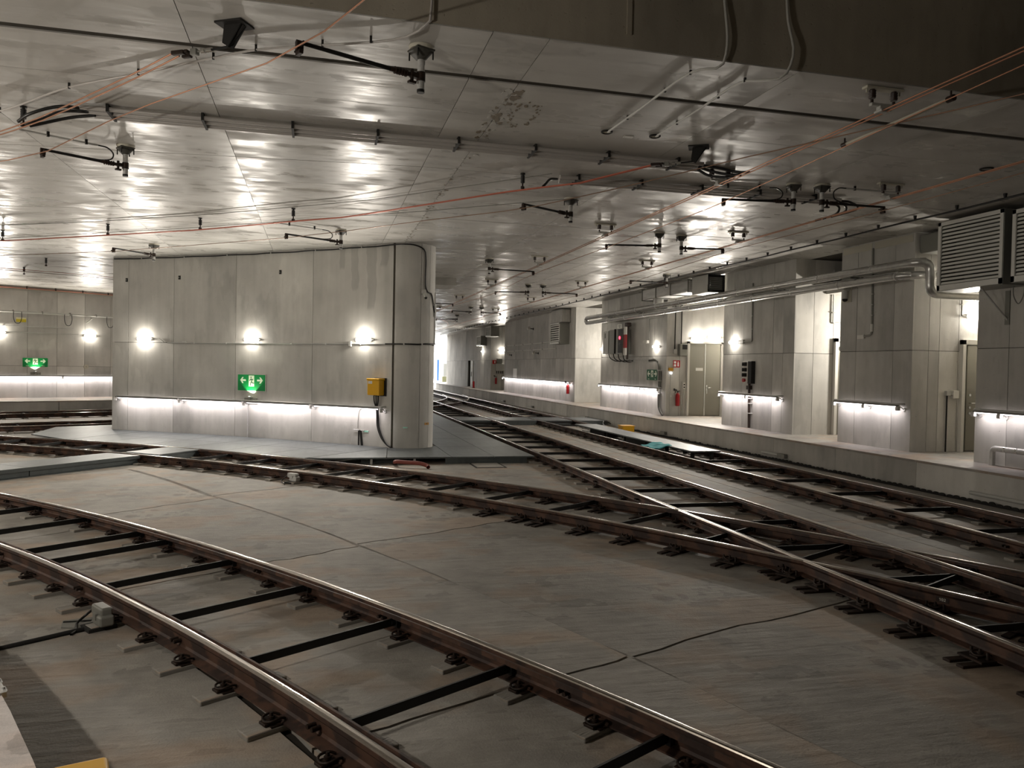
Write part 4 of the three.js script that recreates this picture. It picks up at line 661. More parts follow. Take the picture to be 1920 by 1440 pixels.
// ================================================================ THINGS ON THE LEFT TUNNEL WALL
{
  const P = (t, y, d = 0.03) => faceE(t, y, 22.6 + d), run = (a, b, y, d, n = 24) => Array.from({ length: n + 1 }, (_, i) => P(lerp(a, b, i / n), y, d));
  const o = thing('pipe', 'pale steel pipe with hanging black cable loops along the left tunnel wall', 'pipe', P(1.05, 4.34)); part(o, 'pipe', sweep3(run(1.4, 0.6, 4.34, 0.12, 40).map((p) => V(...p)), Array.from({ length: 10 }, (_, i) => [0.045 * Math.cos(i * 0.628), 0.045 * Math.sin(i * 0.628)])), M.lightGrey);
  for (let t = 1.33; t > 0.7; t -= 0.049) part(o, 'clamp', [cyl(P(t, 4.40, 0.0), P(t, 4.40, 0.16), 0.02), cyl(P(t + 0.0008, 4.34, 0.12), P(t - 0.0008, 4.34, 0.12), 0.056)], M.greyPaint);
  for (const t of [1.078, 0.991, 0.911]) part(o, 'cable_loop', tube([P(t + 0.0065, 4.36, 0.15), P(t + 0.0065, 4.05, 0.17), P(t + 0.003, 3.85, 0.17), P(t - 0.003, 3.85, 0.17), P(t - 0.0065, 4.05, 0.17), P(t - 0.0065, 4.36, 0.15)], 0.014, 6), M.blackGloss);
  const j = thing('wall_bracket', 'slanted pale bracket under the pipe above the left tunnel lamp', 'bracket', P(0.955, 4.1)); part(j, 'arm', cyl(P(0.946, 4.22, 0.1), P(0.957, 4.0, 0.14), 0.025), M.lightGrey); part(j, 'foot', cyl(P(0.946, 4.24, 0.0), P(0.946, 4.22, 0.12), 0.018), M.greyPaint);
  for (const [y, a, b, w] of [[3.72, 1.3, 0.98, 'upper'], [3.46, 1.09, 0.97, 'lower']]) { const c = thing('conduit', w + ' of the two thin steel conduits on the left tunnel wall', 'conduit', P(1.05, y)); part(c, 'tube', sweep3(run(a, b, y, 0.04, 20).map((p) => V(...p)), Array.from({ length: 8 }, (_, i) => [0.016 * Math.cos(i * 0.785), 0.016 * Math.sin(i * 0.785)])), M.zinc); for (let t = a - 0.02; t > b; t -= 0.06) part(c, 'clip', cyl(P(t, y, 0), P(t, y, 0.05), 0.022), M.lightGrey); }
  const s = thing('strip', 'pale sealing strip along the top of the left tunnel wall', 'strip', P(1, 5.4)); part(s, 'strip', slabGeo([...arcE(22.66, 0.6, 1.5, 40), ...arcE(22.6, 1.5, 0.6, 40)], 5.33, 5.41), M.cream); part(s, 'cable', sweep3(run(1.4, 0.6, 5.30, 0.06, 30).map((p) => V(...p)), [[0.015, 0], [0, 0.015], [-0.015, 0], [0, -0.015]]), M.lightGrey);
  const r = thing('feeder_cable', 'reddish cable on small black holders along the top of the left tunnel wall', 'cable', P(1, 5.4, 0.35)); part(r, 'cable', sweep3(run(1.4, 0.6, 5.36, 0.35, 40).map((p) => V(...p)), Array.from({ length: 6 }, (_, i) => [0.014 * Math.cos(i * 1.047), 0.014 * Math.sin(i * 1.047)])), M.copperRed);
  for (let t = 1.21; t > 0.8; t -= 0.0485) part(r, 'holder', cyl(P(t, 5.46, 0.35), P(t, 5.35, 0.35), 0.035, 0.025, 10), M.black);
  const q = thing('round_socket', 'round pale blank cover on the left tunnel wall near the handrail', 'cover', P(0.955, 1.9, 0)); part(q, 'cover', cyl(P(0.955, 1.98, 0), P(0.955, 1.98, 0.03), 0.1, 0.1, 20), M.cream); part(q, 'screw', cyl(P(0.955, 1.98, 0.03), P(0.955, 1.98, 0.036), 0.02), M.greyPaint);
}

// ================================================================ DOORS, CABINETS AND FITTINGS ON THE RIGHT
{
  const d = struct('door_1', [14.33, 0.6, -26.76], 'tall grey steel double door in the recess left of the switch panel');
  part(d, 'frame', [box(13.60, 13.68, 0.6, 3.42, -26.78, -26.68), box(15.0, 15.08, 0.6, 3.42, -26.78, -26.68), box(13.60, 15.08, 3.36, 3.44, -26.78, -26.68)], M.white);
  for (const [a, b] of [[13.69, 14.335], [14.345, 14.99]]) { part(d, 'leaf', rbox(a, b, 0.62, 3.35, -26.76, -26.72, 0.008), M.steel); }
  part(d, 'cover_strip', box(14.315, 14.36, 0.62, 3.35, -26.72, -26.705), M.chrome); part(d, 'handle', [cyl([14.43, 1.68, -26.72], [14.43, 1.68, -26.64], 0.014), cyl([14.43, 1.68, -26.64], [14.56, 1.68, -26.64], 0.014), cyl([14.43, 1.55, -26.72], [14.43, 1.55, -26.70], 0.025), rbox(14.40, 14.46, 1.45, 1.78, -26.725, -26.705, 0.01)], M.chrome);
  const e = struct('door_2', [14.6, 0.6, -14.36], 'tall plain grey steel door half hidden by the nearest wall block');
  part(e, 'frame', [box(14.02, 14.10, 0.6, 3.12, -14.38, -14.26), box(14.02, 15.3, 3.02, 3.12, -14.38, -14.26), box(15.2, 15.3, 0.6, 3.12, -14.38, -14.26)], M.white); part(e, 'leaf', rbox(14.19, 15.19, 0.62, 3.0, -14.36, -14.31, 0.01), M.door); part(e, 'rebate', box(14.10, 14.19, 0.6, 3.02, -14.37, -14.33), M.greyPaint);
  part(e, 'handle', [cyl([14.27, 1.70, -14.31], [14.27, 1.70, -14.25], 0.012), cyl([14.27, 1.70, -14.25], [14.4, 1.70, -14.25], 0.012)], M.chrome); for (const y of [1.88, 1.60, 1.47]) part(e, 'lock', cyl([14.27, y, -14.315], [14.27, y, -14.285], 0.03, 0.028, 16), M.chrome);
  const f = struct('door_3', [14.6, 0.6, -18.7], 'pale door frame seen edge-on in the recess between the two middle blocks');
  part(f, 'frame', [box(14.0, 14.09, 0.6, 3.3, -18.74, -18.62), box(14.0, 15.3, 3.2, 3.3, -18.74, -18.62)], M.white); part(f, 'leaf', rbox(14.1, 15.2, 0.62, 3.2, -18.72, -18.67, 0.01), M.door); part(f, 'closer', rbox(14.14, 14.5, 3.0, 3.07, -18.67, -18.6, 0.01), M.zincMatt);
  const g = struct('door_4', [13, 0.6, -65], 'dark doorway with a pale post in the distant wall');
  part(g, 'frame', [box(W - 0.01, W + 0.1, 0.6, 2.87, -66.5, -66.38), box(W - 0.01, W + 0.1, 0.6, 2.87, -63.72, -63.6)], M.greyPaint); part(g, 'leaf', box(W + 0.25, W + 0.31, 0.62, 2.85, -66.4, -65.3), M.dark); part(g, 'post', box(W + 0.05, W + 0.2, 0.6, 2.87, -65.5, -64.5), M.white); part(g, 'handle', cyl([W + 0.04, 1.5, -65.0], [W + 0.04, 1.9, -65.0], 0.03), M.black);
}
function extinguisher(label, x, y, z, nx, nz) {
  const o = thing('fire_extinguisher', label, 'extinguisher', [x, y, z]);
  part(o, 'body', (() => { const g = new THREE.LatheGeometry([[0, 0], [0.07, 0], [0.078, 0.02], [0.078, 0.40], [0.066, 0.45], [0.03, 0.48], [0.025, 0.50], [0, 0.50]].map(([a, b]) => new THREE.Vector2(a, b)), 20); g.translate(x, y, z); return g; })(), M.red);
  part(o, 'valve', [cyl([x, y + 0.5, z], [x, y + 0.56, z], 0.02), box(x - 0.02, x + 0.09, y + 0.55, y + 0.575, z - 0.015, z + 0.015)], M.dark);
  part(o, 'hose', tube([[x, y + 0.54, z], [x - 0.08, y + 0.6, z + 0.05], [x - 0.12, y + 0.5, z + 0.04]], 0.014), M.blackGloss); part(o, 'horn', cyl([x - 0.05, y + 0.6, z + 0.05], [x - 0.18, y + 0.62, z + 0.06], 0.018, 0.05, 12), M.blackGloss);
  part(o, 'bracket', box(x - 0.03 - 0.08 * Math.abs(nx), x + 0.03 + 0.08 * Math.abs(nx), y + 0.3, y + 0.34, z - 0.1 * Math.abs(nz), z + 0.02), M.greyPaint);
}
extinguisher('red fire extinguisher with black horn beside the steel double door', 13.2, 0.98, -26.66, 0, 1);
extinguisher('red fire extinguisher at the near end of the long dark wall', W - 0.1, 1.0, -38.2, 1, 0);
extinguisher('small distant red fire extinguisher below the far grey cabinets', 13.15, 1.05, -57.1, 0, 1);
{
  const x0 = W, fx = (d) => W - d;
  const s = thing('signal_cabinet', 'grey signal boxes with a red light and a red-white striped bar', 'cabinet', [W, 2.95, -31.3]);
  part(s, 'light_box', rbox(fx(0.32), W, 3.0, 4.02, -32.65, -32.0, 0.02), M.lightGrey); part(s, 'box_vent', box(fx(0.325), fx(0.318), 3.7, 3.92, -32.4, -32.33), M.dark);
  part(s, 'grey_box', rbox(fx(0.34), W, 3.0, 4.04, -31.85, -31.15, 0.02), M.greyPaint); part(s, 'hood', box(fx(0.40), fx(0.1), 3.0, 4.05, -31.1, -31.03), M.dark);
  part(s, 'signal_head', rbox(fx(0.38), W, 2.98, 4.05, -30.95, -30.2, 0.02), M.greyPaint); part(s, 'signal_face', box(fx(0.39), fx(0.375), 3.02, 4.02, -30.68, -30.22), M.black);
  part(s, 'red_lamp', cyl([fx(0.385), 3.66, -30.48], [fx(0.41), 3.66, -30.48], 0.075, 0.07, 20), G.redDot); part(s, 'dark_lens', cyl([fx(0.385), 3.4, -30.48], [fx(0.40), 3.4, -30.48], 0.07, 0.065, 20), M.blackGloss);
  [[2.92, 3.22, M.white], [3.22, 3.78, M.red], [3.78, 4.1, M.white]].forEach(([a, b, m]) => part(s, 'bar_stripe', rbox(fx(0.36), fx(0.30), a, b, -30.14, -29.9, 0.004), m)); part(s, 'bar_post', [cyl([fx(0.26), 2.75, -29.95], [fx(0.26), 4.25, -29.95], 0.045), rbox(fx(0.34), fx(0.14), 4.12, 4.28, -30.1, -29.85, 0.03)], M.brown);
  const np = decal(s, 'number_plate', '122', 0.5, 0.19, '#22241f', '#f4f4ec', 256); np.position.set(-0.36, 1.20, 0.70); np.rotation.y = WT;
  for (let i = 0; i < 4; i++) part(s, 'cable', tube([[fx(0.16), 3.0, -32.3 + i * 0.55], [fx(0.15), 2.85 - 0.03 * i, -32.2 + i * 0.55], [fx(0.08), 2.70 - 0.02 * i, -31.8 + i * 0.5], [fx(0.05), 2.68, -31.2 + i * 0.45], [fx(0.05), 2.72, -30.2]], 0.02, 6), M.dark);
  const t = thing('cable_tray', 'wire cable tray running from the signal cabinet and down the wall edge as grey cables', 'cable tray', [W, 2.7, -29.5]);
  for (const y of [2.66, 2.72, 2.78]) part(t, 'wire', pipe([[fx(0.07), y, -31.2], [fx(0.07), y, -27.35 - (2.78 - y)]], 0.009, 0.02, 6), M.zincMatt); for (let z = -31; z < -27.4; z += 0.35) part(t, 'cross_wire', cyl([fx(0.07), 2.64, z], [fx(0.07), 2.80, z], 0.007, 0.007, 6), M.zincMatt);
  for (let i = 0; i < 3; i++) part(t, 'cable', tube([[fx(0.06), 2.72 - i * 0.03, -28.2], [fx(0.06), 2.70 - i * 0.03, -27.5 + i * 0.03], [fx(0.06), 2.4, -27.28 + i * 0.05], [fx(0.06), 1.2, -27.28 + i * 0.05], [fx(0.07), 0.85, -27.2 + i * 0.05], [fx(0.1), 0.62, -26.85 + i * 0.05]], 0.026, 8, true, 40), i === 1 ? M.dark : M.greyPaint); for (const y of [2.3, 1.9, 1.4]) part(t, 'clamp', box(fx(0.1), W, y, y + 0.03, -27.36, -27.1), M.lightGrey);
  const b = thing('wall_box', 'small white box with a thin conduit above it, right of the signal cabinet', 'box', [W, 3.42, -28.55]); part(b, 'body', rbox(fx(0.10), W, 3.38, 3.5, -28.75, -28.35, 0.02), M.white); part(b, 'conduit', pipe([[fx(0.03), 3.5, -28.3], [fx(0.03), 4.35, -28.3], [fx(0.03), 4.35, -27.0]], 0.014, 0.05, 8), M.greyPaint);
  const c = thing('intercom', 'grey intercom box with a dark window and two conduits beside the steel double door', 'intercom', [13.3, 2.9, -26.76]); part(c, 'body', rbox(13.2, 13.5, 2.88, 3.32, -26.76, -26.55, 0.02), M.greyPaint); part(c, 'window', box(13.3, 13.5, 3.12, 3.3, -26.555, -26.545), M.black); part(c, 'side_box', rbox(13.0, 13.14, 2.95, 3.12, -26.76, -26.66, 0.02), M.lightGrey); part(c, 'conduit', [pipe([[13.07, 3.1, -26.72], [13.07, 5.0, -26.72]], 0.02, 0.02, 8), pipe([[13.33, 3.3, -26.72], [13.33, 5.0, -26.72]], 0.024, 0.02, 8)], M.dark);
  const y = thing('call_point', 'yellow tag with a small bright indicator and a thin conduit left of the fire sign', 'call point', [12.93, 2.2, -26.76]); part(y, 'tag', box(12.84, 13.02, 2.3, 2.42, -26.76, -26.70), M.yellowDark); part(y, 'indicator', new THREE.SphereGeometry(0.045, 14, 10).translate(12.93, 2.22, -26.70), G.indicator); part(y, 'conduit', pipe([[12.93, 0.6, -26.73], [12.93, 2.2, -26.73]], 0.012, 0.02, 8), M.lightGrey); part(y, 'strip', box(12.84, 13.04, 2.46, 2.49, -26.76, -26.73), M.cream);
  const u = thing('wall_socket', 'white double socket with conduits left of the steel double door', 'socket', [13.48, 1.7, -26.76]); part(u, 'plate', rbox(13.44, 13.53, 1.62, 1.86, -26.76, -26.70, 0.01), M.white); part(u, 'insert', [cyl([13.485, 1.79, -26.70], [13.485, 1.79, -26.695], 0.028), cyl([13.485, 1.69, -26.70], [13.485, 1.69, -26.695], 0.028)], M.dark); part(u, 'conduit', [13.38, 13.43, 13.485].map((x) => pipe([[x, 0.6, -26.73], [x, x > 13.45 ? 1.62 : 1.9, -26.73]], 0.013, 0.02, 8)), M.lightGrey);
  const p = thing('switch_panel', 'narrow switch panel with three grey switches and one red button, black side', 'switch panel', [W, 2.0, -20.95]); part(p, 'plate', rbox(fx(0.10), W, 2.0, 2.64, -21.2, -20.86, 0.01), M.white); part(p, 'black_side', rbox(fx(0.14), W, 1.96, 2.64, -20.84, -20.64, 0.01), M.black);
  [2.55, 2.38, 2.22, 2.06].forEach((yy, i) => part(p, i < 3 ? 'switch' : 'red_button', i < 3 ? [rbox(fx(0.16), fx(0.09), yy - 0.055, yy + 0.055, -21.15, -20.95, 0.015), cyl([fx(0.16), yy, -21.05], [fx(0.19), yy, -21.05], 0.035)] : [cyl([fx(0.1), yy, -21.05], [fx(0.17), yy, -21.05], 0.05, 0.06, 16)], i < 3 ? M.dark : M.red));
  part(p, 'conduit', [pipe([[fx(0.06), 1.98, -20.86], [fx(0.06), 0.62, -20.82]], 0.04, 0.02, 10), rbox(fx(0.12), W, 1.78, 1.9, -20.94, -20.78, 0.01)], M.brown); for (const yy of [1.5, 1.35, 1.05]) part(p, 'clip', box(fx(0.11), W, yy, yy + 0.025, -20.92, -20.74), M.lightGrey);
  const q = thing('conduit', 'grey conduit dropping past the switch panel to the lamp box on the wall block', 'conduit', [W, 3.2, -20.85]); part(q, 'tube', pipe([[fx(0.03), 5.0, -20.85], [fx(0.03), 3.24, -20.82], [fx(0.03), 3.24, -21.3]], 0.024, 0.06, 8), M.greyPaint); part(q, 'box', rbox(fx(0.06), W, 3.18, 3.3, -21.5, -21.28, 0.01), M.lightGrey); for (const yy of [4.5, 4.0, 3.6]) part(q, 'clip', box(fx(0.06), W, yy, yy + 0.02, -20.89, -20.8), M.lightGrey);
  const r = thing('conduit', 'grey conduit bending to a small white box left of the tall grey door', 'conduit', [W, 3.2, -15.7]); part(r, 'tube', pipe([[fx(0.03), 5.3, -15.67], [fx(0.03), 3.24, -15.62], [fx(0.03), 3.22, -15.9]], 0.024, 0.12, 8), M.greyPaint); part(r, 'box', rbox(fx(0.05), W, 3.16, 3.26, -16.12, -15.88, 0.01), M.white); for (const yy of [4.2, 3.95, 3.7]) part(r, 'clip', box(fx(0.06), W, yy, yy + 0.02, -15.71, -15.6), M.lightGrey); part(r, 'sleeve', cyl([fx(0.03), 3.32, -15.63], [fx(0.03), 3.5, -15.63], 0.035), M.white);
  const k = thing('camera_box', 'small pale camera housing under the silver pipes, left of the tall grey door', 'camera', [W, 4.1, -16.5]); part(k, 'plate', rbox(fx(0.03), W, 4.08, 4.5, -16.74, -16.4, 0.01), M.cream); part(k, 'housing', [cyl([fx(0.14), 4.48, -16.48], [fx(0.14), 4.16, -16.48], 0.075, 0.07, 16), rbox(fx(0.24), fx(0.03), 4.36, 4.5, -16.56, -16.4, 0.03)], M.lightGrey); part(k, 'dome', new THREE.SphereGeometry(0.065, 14, 10).translate(fx(0.14), 4.15, -16.48), M.dark);
  const v = thing('wall_box', 'white square box and dark conduit on the pale wall left of the tall grey door', 'box', [13.8, 1.8, -14.36]); part(v, 'body', rbox(13.81, 13.97, 1.80, 1.98, -14.36, -14.28, 0.012), M.white); part(v, 'key_switch', [rbox(13.64, 13.75, 1.86, 1.97, -14.36, -14.29, 0.01), cyl([13.75, 1.90, -14.31], [13.81, 1.90, -14.31], 0.022)], M.lightGrey); part(v, 'conduit', pipe([[13.685, 0.6, -14.33], [13.685, 1.86, -14.33]], 0.016, 0.02, 8), M.dark);
  const w = thing('conduit', 'dark conduit and lamp feed above the tall grey door', 'conduit', [14, 3.7, -14.36]); part(w, 'tube', [pipe([[14.0, 5.3, -14.32], [14.0, 3.66, -14.32], [14.1, 3.66, -14.32]], 0.018, 0.05, 8), pipe([[14.08, 4.1, -14.32], [15.4, 4.1, -14.32]], 0.016, 0.05, 8)], M.greyPaint); part(w, 'clip', [box(13.97, 14.03, 4.5, 4.52, -14.36, -14.29), box(13.97, 14.03, 3.9, 3.92, -14.36, -14.29)], M.lightGrey);
  const z = thing('conduit', 'pale conduit running down the corner of the recess between the two middle blocks', 'conduit', [13.93, 3.7, -18.72]); part(z, 'tube', pipe([[13.93, 5.2, -18.68], [13.93, 3.72, -18.68], [15.2, 3.72, -18.68]], 0.02, 0.05, 8), M.lightGrey); part(z, 'clip', [box(13.89, 13.97, 4.6, 4.62, -18.72, -18.65), box(13.89, 13.97, 4.0, 4.02, -18.72, -18.65)], M.greyPaint);
  const aa = thing('foil_pipe', 'foil-wrapped pipe rising from the walkway and turning along the wall, right picture edge', 'pipe', [12.6, 0.6, -12.0]); part(aa, 'pipe', pipe([[fx(0.13), 0.58, -12.07], [fx(0.13), 0.93, -12.07], [fx(0.13), 0.93, -9.5]], 0.055, 0.09, 12), M.zinc); for (const zz of [-11.8, -11.55, -11.3, -11.05]) part(aa, 'tape_ring', cyl([fx(0.13), 0.93, zz], [fx(0.13), 0.93, zz + 0.04], 0.06), M.chrome);
  // long dark wall, distance
  for (const [yy, n] of [[3.80, 'upper'], [3.42, 'lower']]) { const o = thing('wall_tube', n + ' of the two thin pale tubes along the long dark wall', 'tube', [W, yy, -46.8]); part(o, 'tube', cyl([fx(0.05), yy, -52.7], [fx(0.05), yy, -40.6], 0.025), M.white); for (let q2 = -52; q2 < -41; q2 += 2.2) part(o, 'clip', box(fx(0.08), W, yy - 0.03, yy + 0.03, q2, q2 + 0.06), M.dark); }
  for (const [zz, yy, lab] of [[-50.7, 3.16, 'far small white spotlight on the long dark wall'], [-44.2, 3.2, 'near small white spotlight on the long dark wall'], [-45.4, 4.7, 'white bracket lamp high on the long dark wall']]) { const o = thing('spotlight', lab, 'spotlight', [W, yy, zz]); part(o, 'arm', [cyl([W, yy, zz], [fx(0.3), yy + 0.03, zz], 0.02), box(fx(0.02), W, yy - 0.06, yy + 0.06, zz - 0.06, zz + 0.06)], M.dark); part(o, 'head', cyl([fx(0.3), yy, zz - 0.12], [fx(0.3), yy + 0.06, zz + 0.12], 0.07, 0.09, 14), M.white); }
  const gc = thing('grey_cabinets', 'grey electrical cabinets stacked in the far recess above the small extinguisher', 'cabinet', [13.4, 1.6, -57.2]); part(gc, 'lower_box', rbox(13.1, 13.75, 2.05, 2.6, -57.2, -56.95, 0.02), M.lightGrey); part(gc, 'upper_box', rbox(13.2, 13.6, 2.66, 3.0, -57.2, -56.95, 0.02), M.greyPaint); part(gc, 'glands', [0, 1, 2, 3].map((i) => cyl([13.18 + i * 0.16, 2.05, -57.05], [13.18 + i * 0.16, 1.85, -57.05], 0.03)), M.dark);
  const rp = thing('red_post', 'small red post standing on the far walkway before the dark doorway', 'post', [12.3, 0.6, -61.5]); part(rp, 'post', cyl([12.3, 0.62, -61.5], [12.3, 1.15, -61.5], 0.09, 0.08, 14), M.red); part(rp, 'foot', cyl([12.3, 0.6, -61.5], [12.3, 0.63, -61.5], 0.14), M.dark);
}
// ---- ventilation: louvre boxes, ducts and silver pipes
function louvre(label, x0, x1, y0, y1, z0, z1, face, n, mat = M.louvre) {
  const o = thing('louvre_box', label, 'ventilation box', [(x0 + x1) / 2, y0, (z0 + z1) / 2]), f = 0.07, t = 0.03;
  if (face === 'x') {
    part(o, 'housing', [box(x1 - 0.03, x1, y0, y1, z0, z1), box(x0 + 0.25, x0 + 0.27, y0 + 0.3, y1 - 0.3, z0 + 0.2, z1 - 0.2)], M.greyPaint); part(o, 'casing', [box(x0 + 0.02, x1, y0 - 0.01, y0 + 0.01, z0, z1), box(x0 + 0.02, x1, y1 - 0.01, y1 + 0.01, z0, z1), box(x0 + 0.02, x1, y0, y1, z0 - 0.01, z0 + 0.01), box(x0 + 0.02, x1, y0, y1, z1 - 0.01, z1 + 0.01)], M.greyPaint);
    part(o, 'frame', [box(x0, x0 + t, y0, y0 + f * 1.5, z0, z1), box(x0, x0 + t, y1 - f, y1, z0, z1), box(x0, x0 + t, y0, y1, z0, z0 + f), box(x0, x0 + t, y0, y1, z1 - f, z1)], mat);
    const a = y0 + f * 1.5, s = (y1 - f - a) / n; for (let i = 0; i < n; i++) { const g = new THREE.BoxGeometry(0.014, s * 0.62, z1 - z0 - 2 * f); g.rotateZ(-0.35); g.translate(x0 + 0.045, a + s * (i + 0.5), (z0 + z1) / 2); part(o, 'slat', g, mat); }
  } else {
    part(o, 'housing', [box(x0, x1, y0, y1, z0, z0 + 0.03), box(x0, x1, y1 - 0.01, y1, z0, z1)], M.greyPaint);
    part(o, 'frame', [box(x0, x1, y0, y0 + f, z1 - t, z1), box(x0, x1, y1 - f, y1, z1 - t, z1), box(x0, x0 + f, y0, y1, z1 - t, z1), box(x1 - f, x1, y0, y1, z1 - t, z1)], M.dark); part(o, 'casing', [box(x0 - 0.01, x0 + 0.01, y0, y1, z0, z1), box(x1 - 0.01, x1 + 0.01, y0, y1, z0, z1), box(x0, x1, y0 - 0.01, y0 + 0.01, z0, z1)], M.lightGrey);
    const s = (y1 - y0 - 2 * f) / n; for (let i = 0; i < n; i++) { const g = new THREE.BoxGeometry(x1 - x0 - 2 * f, s * 0.85, 0.012); g.rotateX(0.62); g.translate((x0 + x1) / 2, y0 + f + s * (i + 0.5), z1 - 0.05); part(o, 'slat', g, mat); }
  }
  return o;
}
louvre('big light grey louvre box high on the right, the left one of two', 12.06, 12.75, 4.01, 5.37, -12.98, -11.46, 'x', 16);
louvre('big light grey louvre box cut off by the right picture edge', 12.06, 12.75, 4.01, 5.30, -11.27, -9.75, 'x', 16);
louvre('dark slatted vent box above the silver pipes, near the ceiling', 12.08, 12.68, 4.86, 5.42, -23.5, -22.45, 'z', 7, M.greyPaint);
louvre('pale louvre box on the near end of the long dark wall', 12.2, 12.75, 3.62, 4.72, -40.1, -38.45, 'x', 8);
louvre('farther of the two small pale louvre boxes beside the far lamps', 12.25, 12.75, 4.0, 4.75, -60.4, -58.8, 'x', 7);
louvre('nearer of the two small pale louvre boxes beside the far lamps', 12.25, 12.9, 4.6, 5.35, -57.0, -55.2, 'x', 7);
{
  const fx = (d) => W - d;
  const b = thing('strut', 'thin diagonal steel strut under the left big louvre box', 'strut', [12.4, 3.4, -12.1]); part(b, 'bar', cyl([12.2, 4.0, -12.05], [fx(0.01), 3.40, -11.95], 0.018), M.zincMatt); part(b, 'foot', box(fx(0.02), W, 3.3, 3.95, -12.0, -11.9), M.greyPaint);
  const c = thing('strut', 'thin diagonal steel strut under the right big louvre box, at the picture edge', 'strut', [12.4, 3.4, -10.9]); part(c, 'bar', cyl([12.2, 4.0, -11.1], [fx(0.01), 3.40, -10.95], 0.018), M.zincMatt); part(c, 'foot', box(fx(0.02), W, 3.3, 3.95, -11.0, -10.9), M.greyPaint);
  const d = thing('cable', 'thin cable loop hanging between the two big louvre boxes', 'cable', [12.5, 3.9, -11.4]); part(d, 'loop', tube([[12.5, 4.05, -11.62], [12.5, 3.8, -11.6], [12.5, 3.66, -11.5], [12.5, 3.8, -11.4], [12.5, 4.05, -11.38]], 0.01), M.greyPaint); part(d, 'gland', cyl([12.4, 4.12, -11.36], [12.4, 4.2, -11.36], 0.05), M.lightGrey);
  const p = thing('silver_pipe', 'upper of the two long silver insulated pipes along the right wall, with an elbow down', 'pipe', [12.1, 4.66, -24]);
  part(p, 'pipe', pipe([[12.14, 4.44, -33.0], [12.1, 4.44, -34.0], [12.1, 4.68, -34.0], [12.1, 4.68, -33.4], [12.1, 4.67, -13.62], [12.38, 4.67, -13.5], [12.38, 4.02, -13.5], [14.3, 4.0, -13.5]], 0.095, 0.2, 18), M.duct);
  const q = thing('silver_pipe', 'lower of the two long silver insulated pipes along the right wall', 'pipe', [12.1, 4.44, -24]);
  part(q, 'pipe', pipe([[12.14, 4.44, -33.2], [12.14, 4.44, -14.1], [12.5, 4.46, -13.85], [15.2, 4.46, -13.85]], 0.088, 0.25, 18), M.duct);
  for (let z = -32; z < -14; z += 1.9) { part(p, 'joint_ring', cyl([12.1, 4.675, z], [12.1, 4.675, z + 0.04], 0.099, 0.099, 18), M.zincMatt); part(q, 'joint_ring', cyl([12.14, 4.44, z + 0.7], [12.14, 4.44, z + 0.74], 0.092, 0.092, 18), M.zincMatt); }
  for (let z = -31; z < -14; z += 3.1) part(p, 'hanger', [cyl([12.3, 4.56, z], [12.75, 4.56, z], 0.02), box(12.0, 12.3, 4.54, 4.56, z - 0.02, z + 0.02)], M.dark);
  const t = thing('cable_tray', 'grey cable tray running behind the two silver pipes', 'cable tray', [12.5, 4.5, -24]); part(t, 'tray', [box(12.35, 12.72, 4.5, 4.515, -33.5, -14.4), box(12.34, 12.355, 4.5, 4.58, -33.5, -14.4)], M.zincMatt); for (let i = 0; i < 3; i++) part(t, 'cable', cyl([12.43 + i * 0.09, 4.54, -33.5], [12.43 + i * 0.09, 4.54, -14.4], 0.025), M.greyPaint);
  const u = thing('duct', 'grey sheet metal duct with a round branch hanging above the silver pipes', 'duct', [12.5, 4.9, -25.4]); part(u, 'duct', [rbox(12.0, 12.72, 4.98, 5.36, -27.4, -23.6, 0.03)], M.zincMatt); part(u, 'flange', [-27.42, -26.2, -25.0, -23.65].map((z) => box(11.97, 12.74, 4.95, 5.385, z, z + 0.04)), M.greyPaint); part(u, 'branch', cyl([12.35, 4.98, -26.7], [12.35, 4.72, -26.7], 0.2, 0.2, 20), M.duct);
  const v = thing('duct', 'pale duct rising to the ceiling over the louvre box on the long dark wall', 'duct', [12.5, 4.72, -39.2]); part(v, 'duct', rbox(12.28, 12.74, 4.73, 5.44, -40.2, -38.3, 0.03), M.wallDark[0]); part(v, 'flange', [4.73, 5.4].map((y) => box(12.25, 12.75, y, y + 0.03, -40.25, -38.25)), M.greyPaint);
  const w = thing('duct', 'grey duct stub with a green sticker behind the left big louvre box', 'duct', [13.1, 5.0, -13.6]); part(w, 'duct', rbox(12.8, 14.2, 4.98, 5.4, -14.3, -13.1, 0.05), M.greyPaint); part(w, 'sticker', box(12.98, 13.12, 5.1, 5.24, -13.1, -13.092), M_({ color: 0x1e5a38, roughness: 0.6 })); 
}

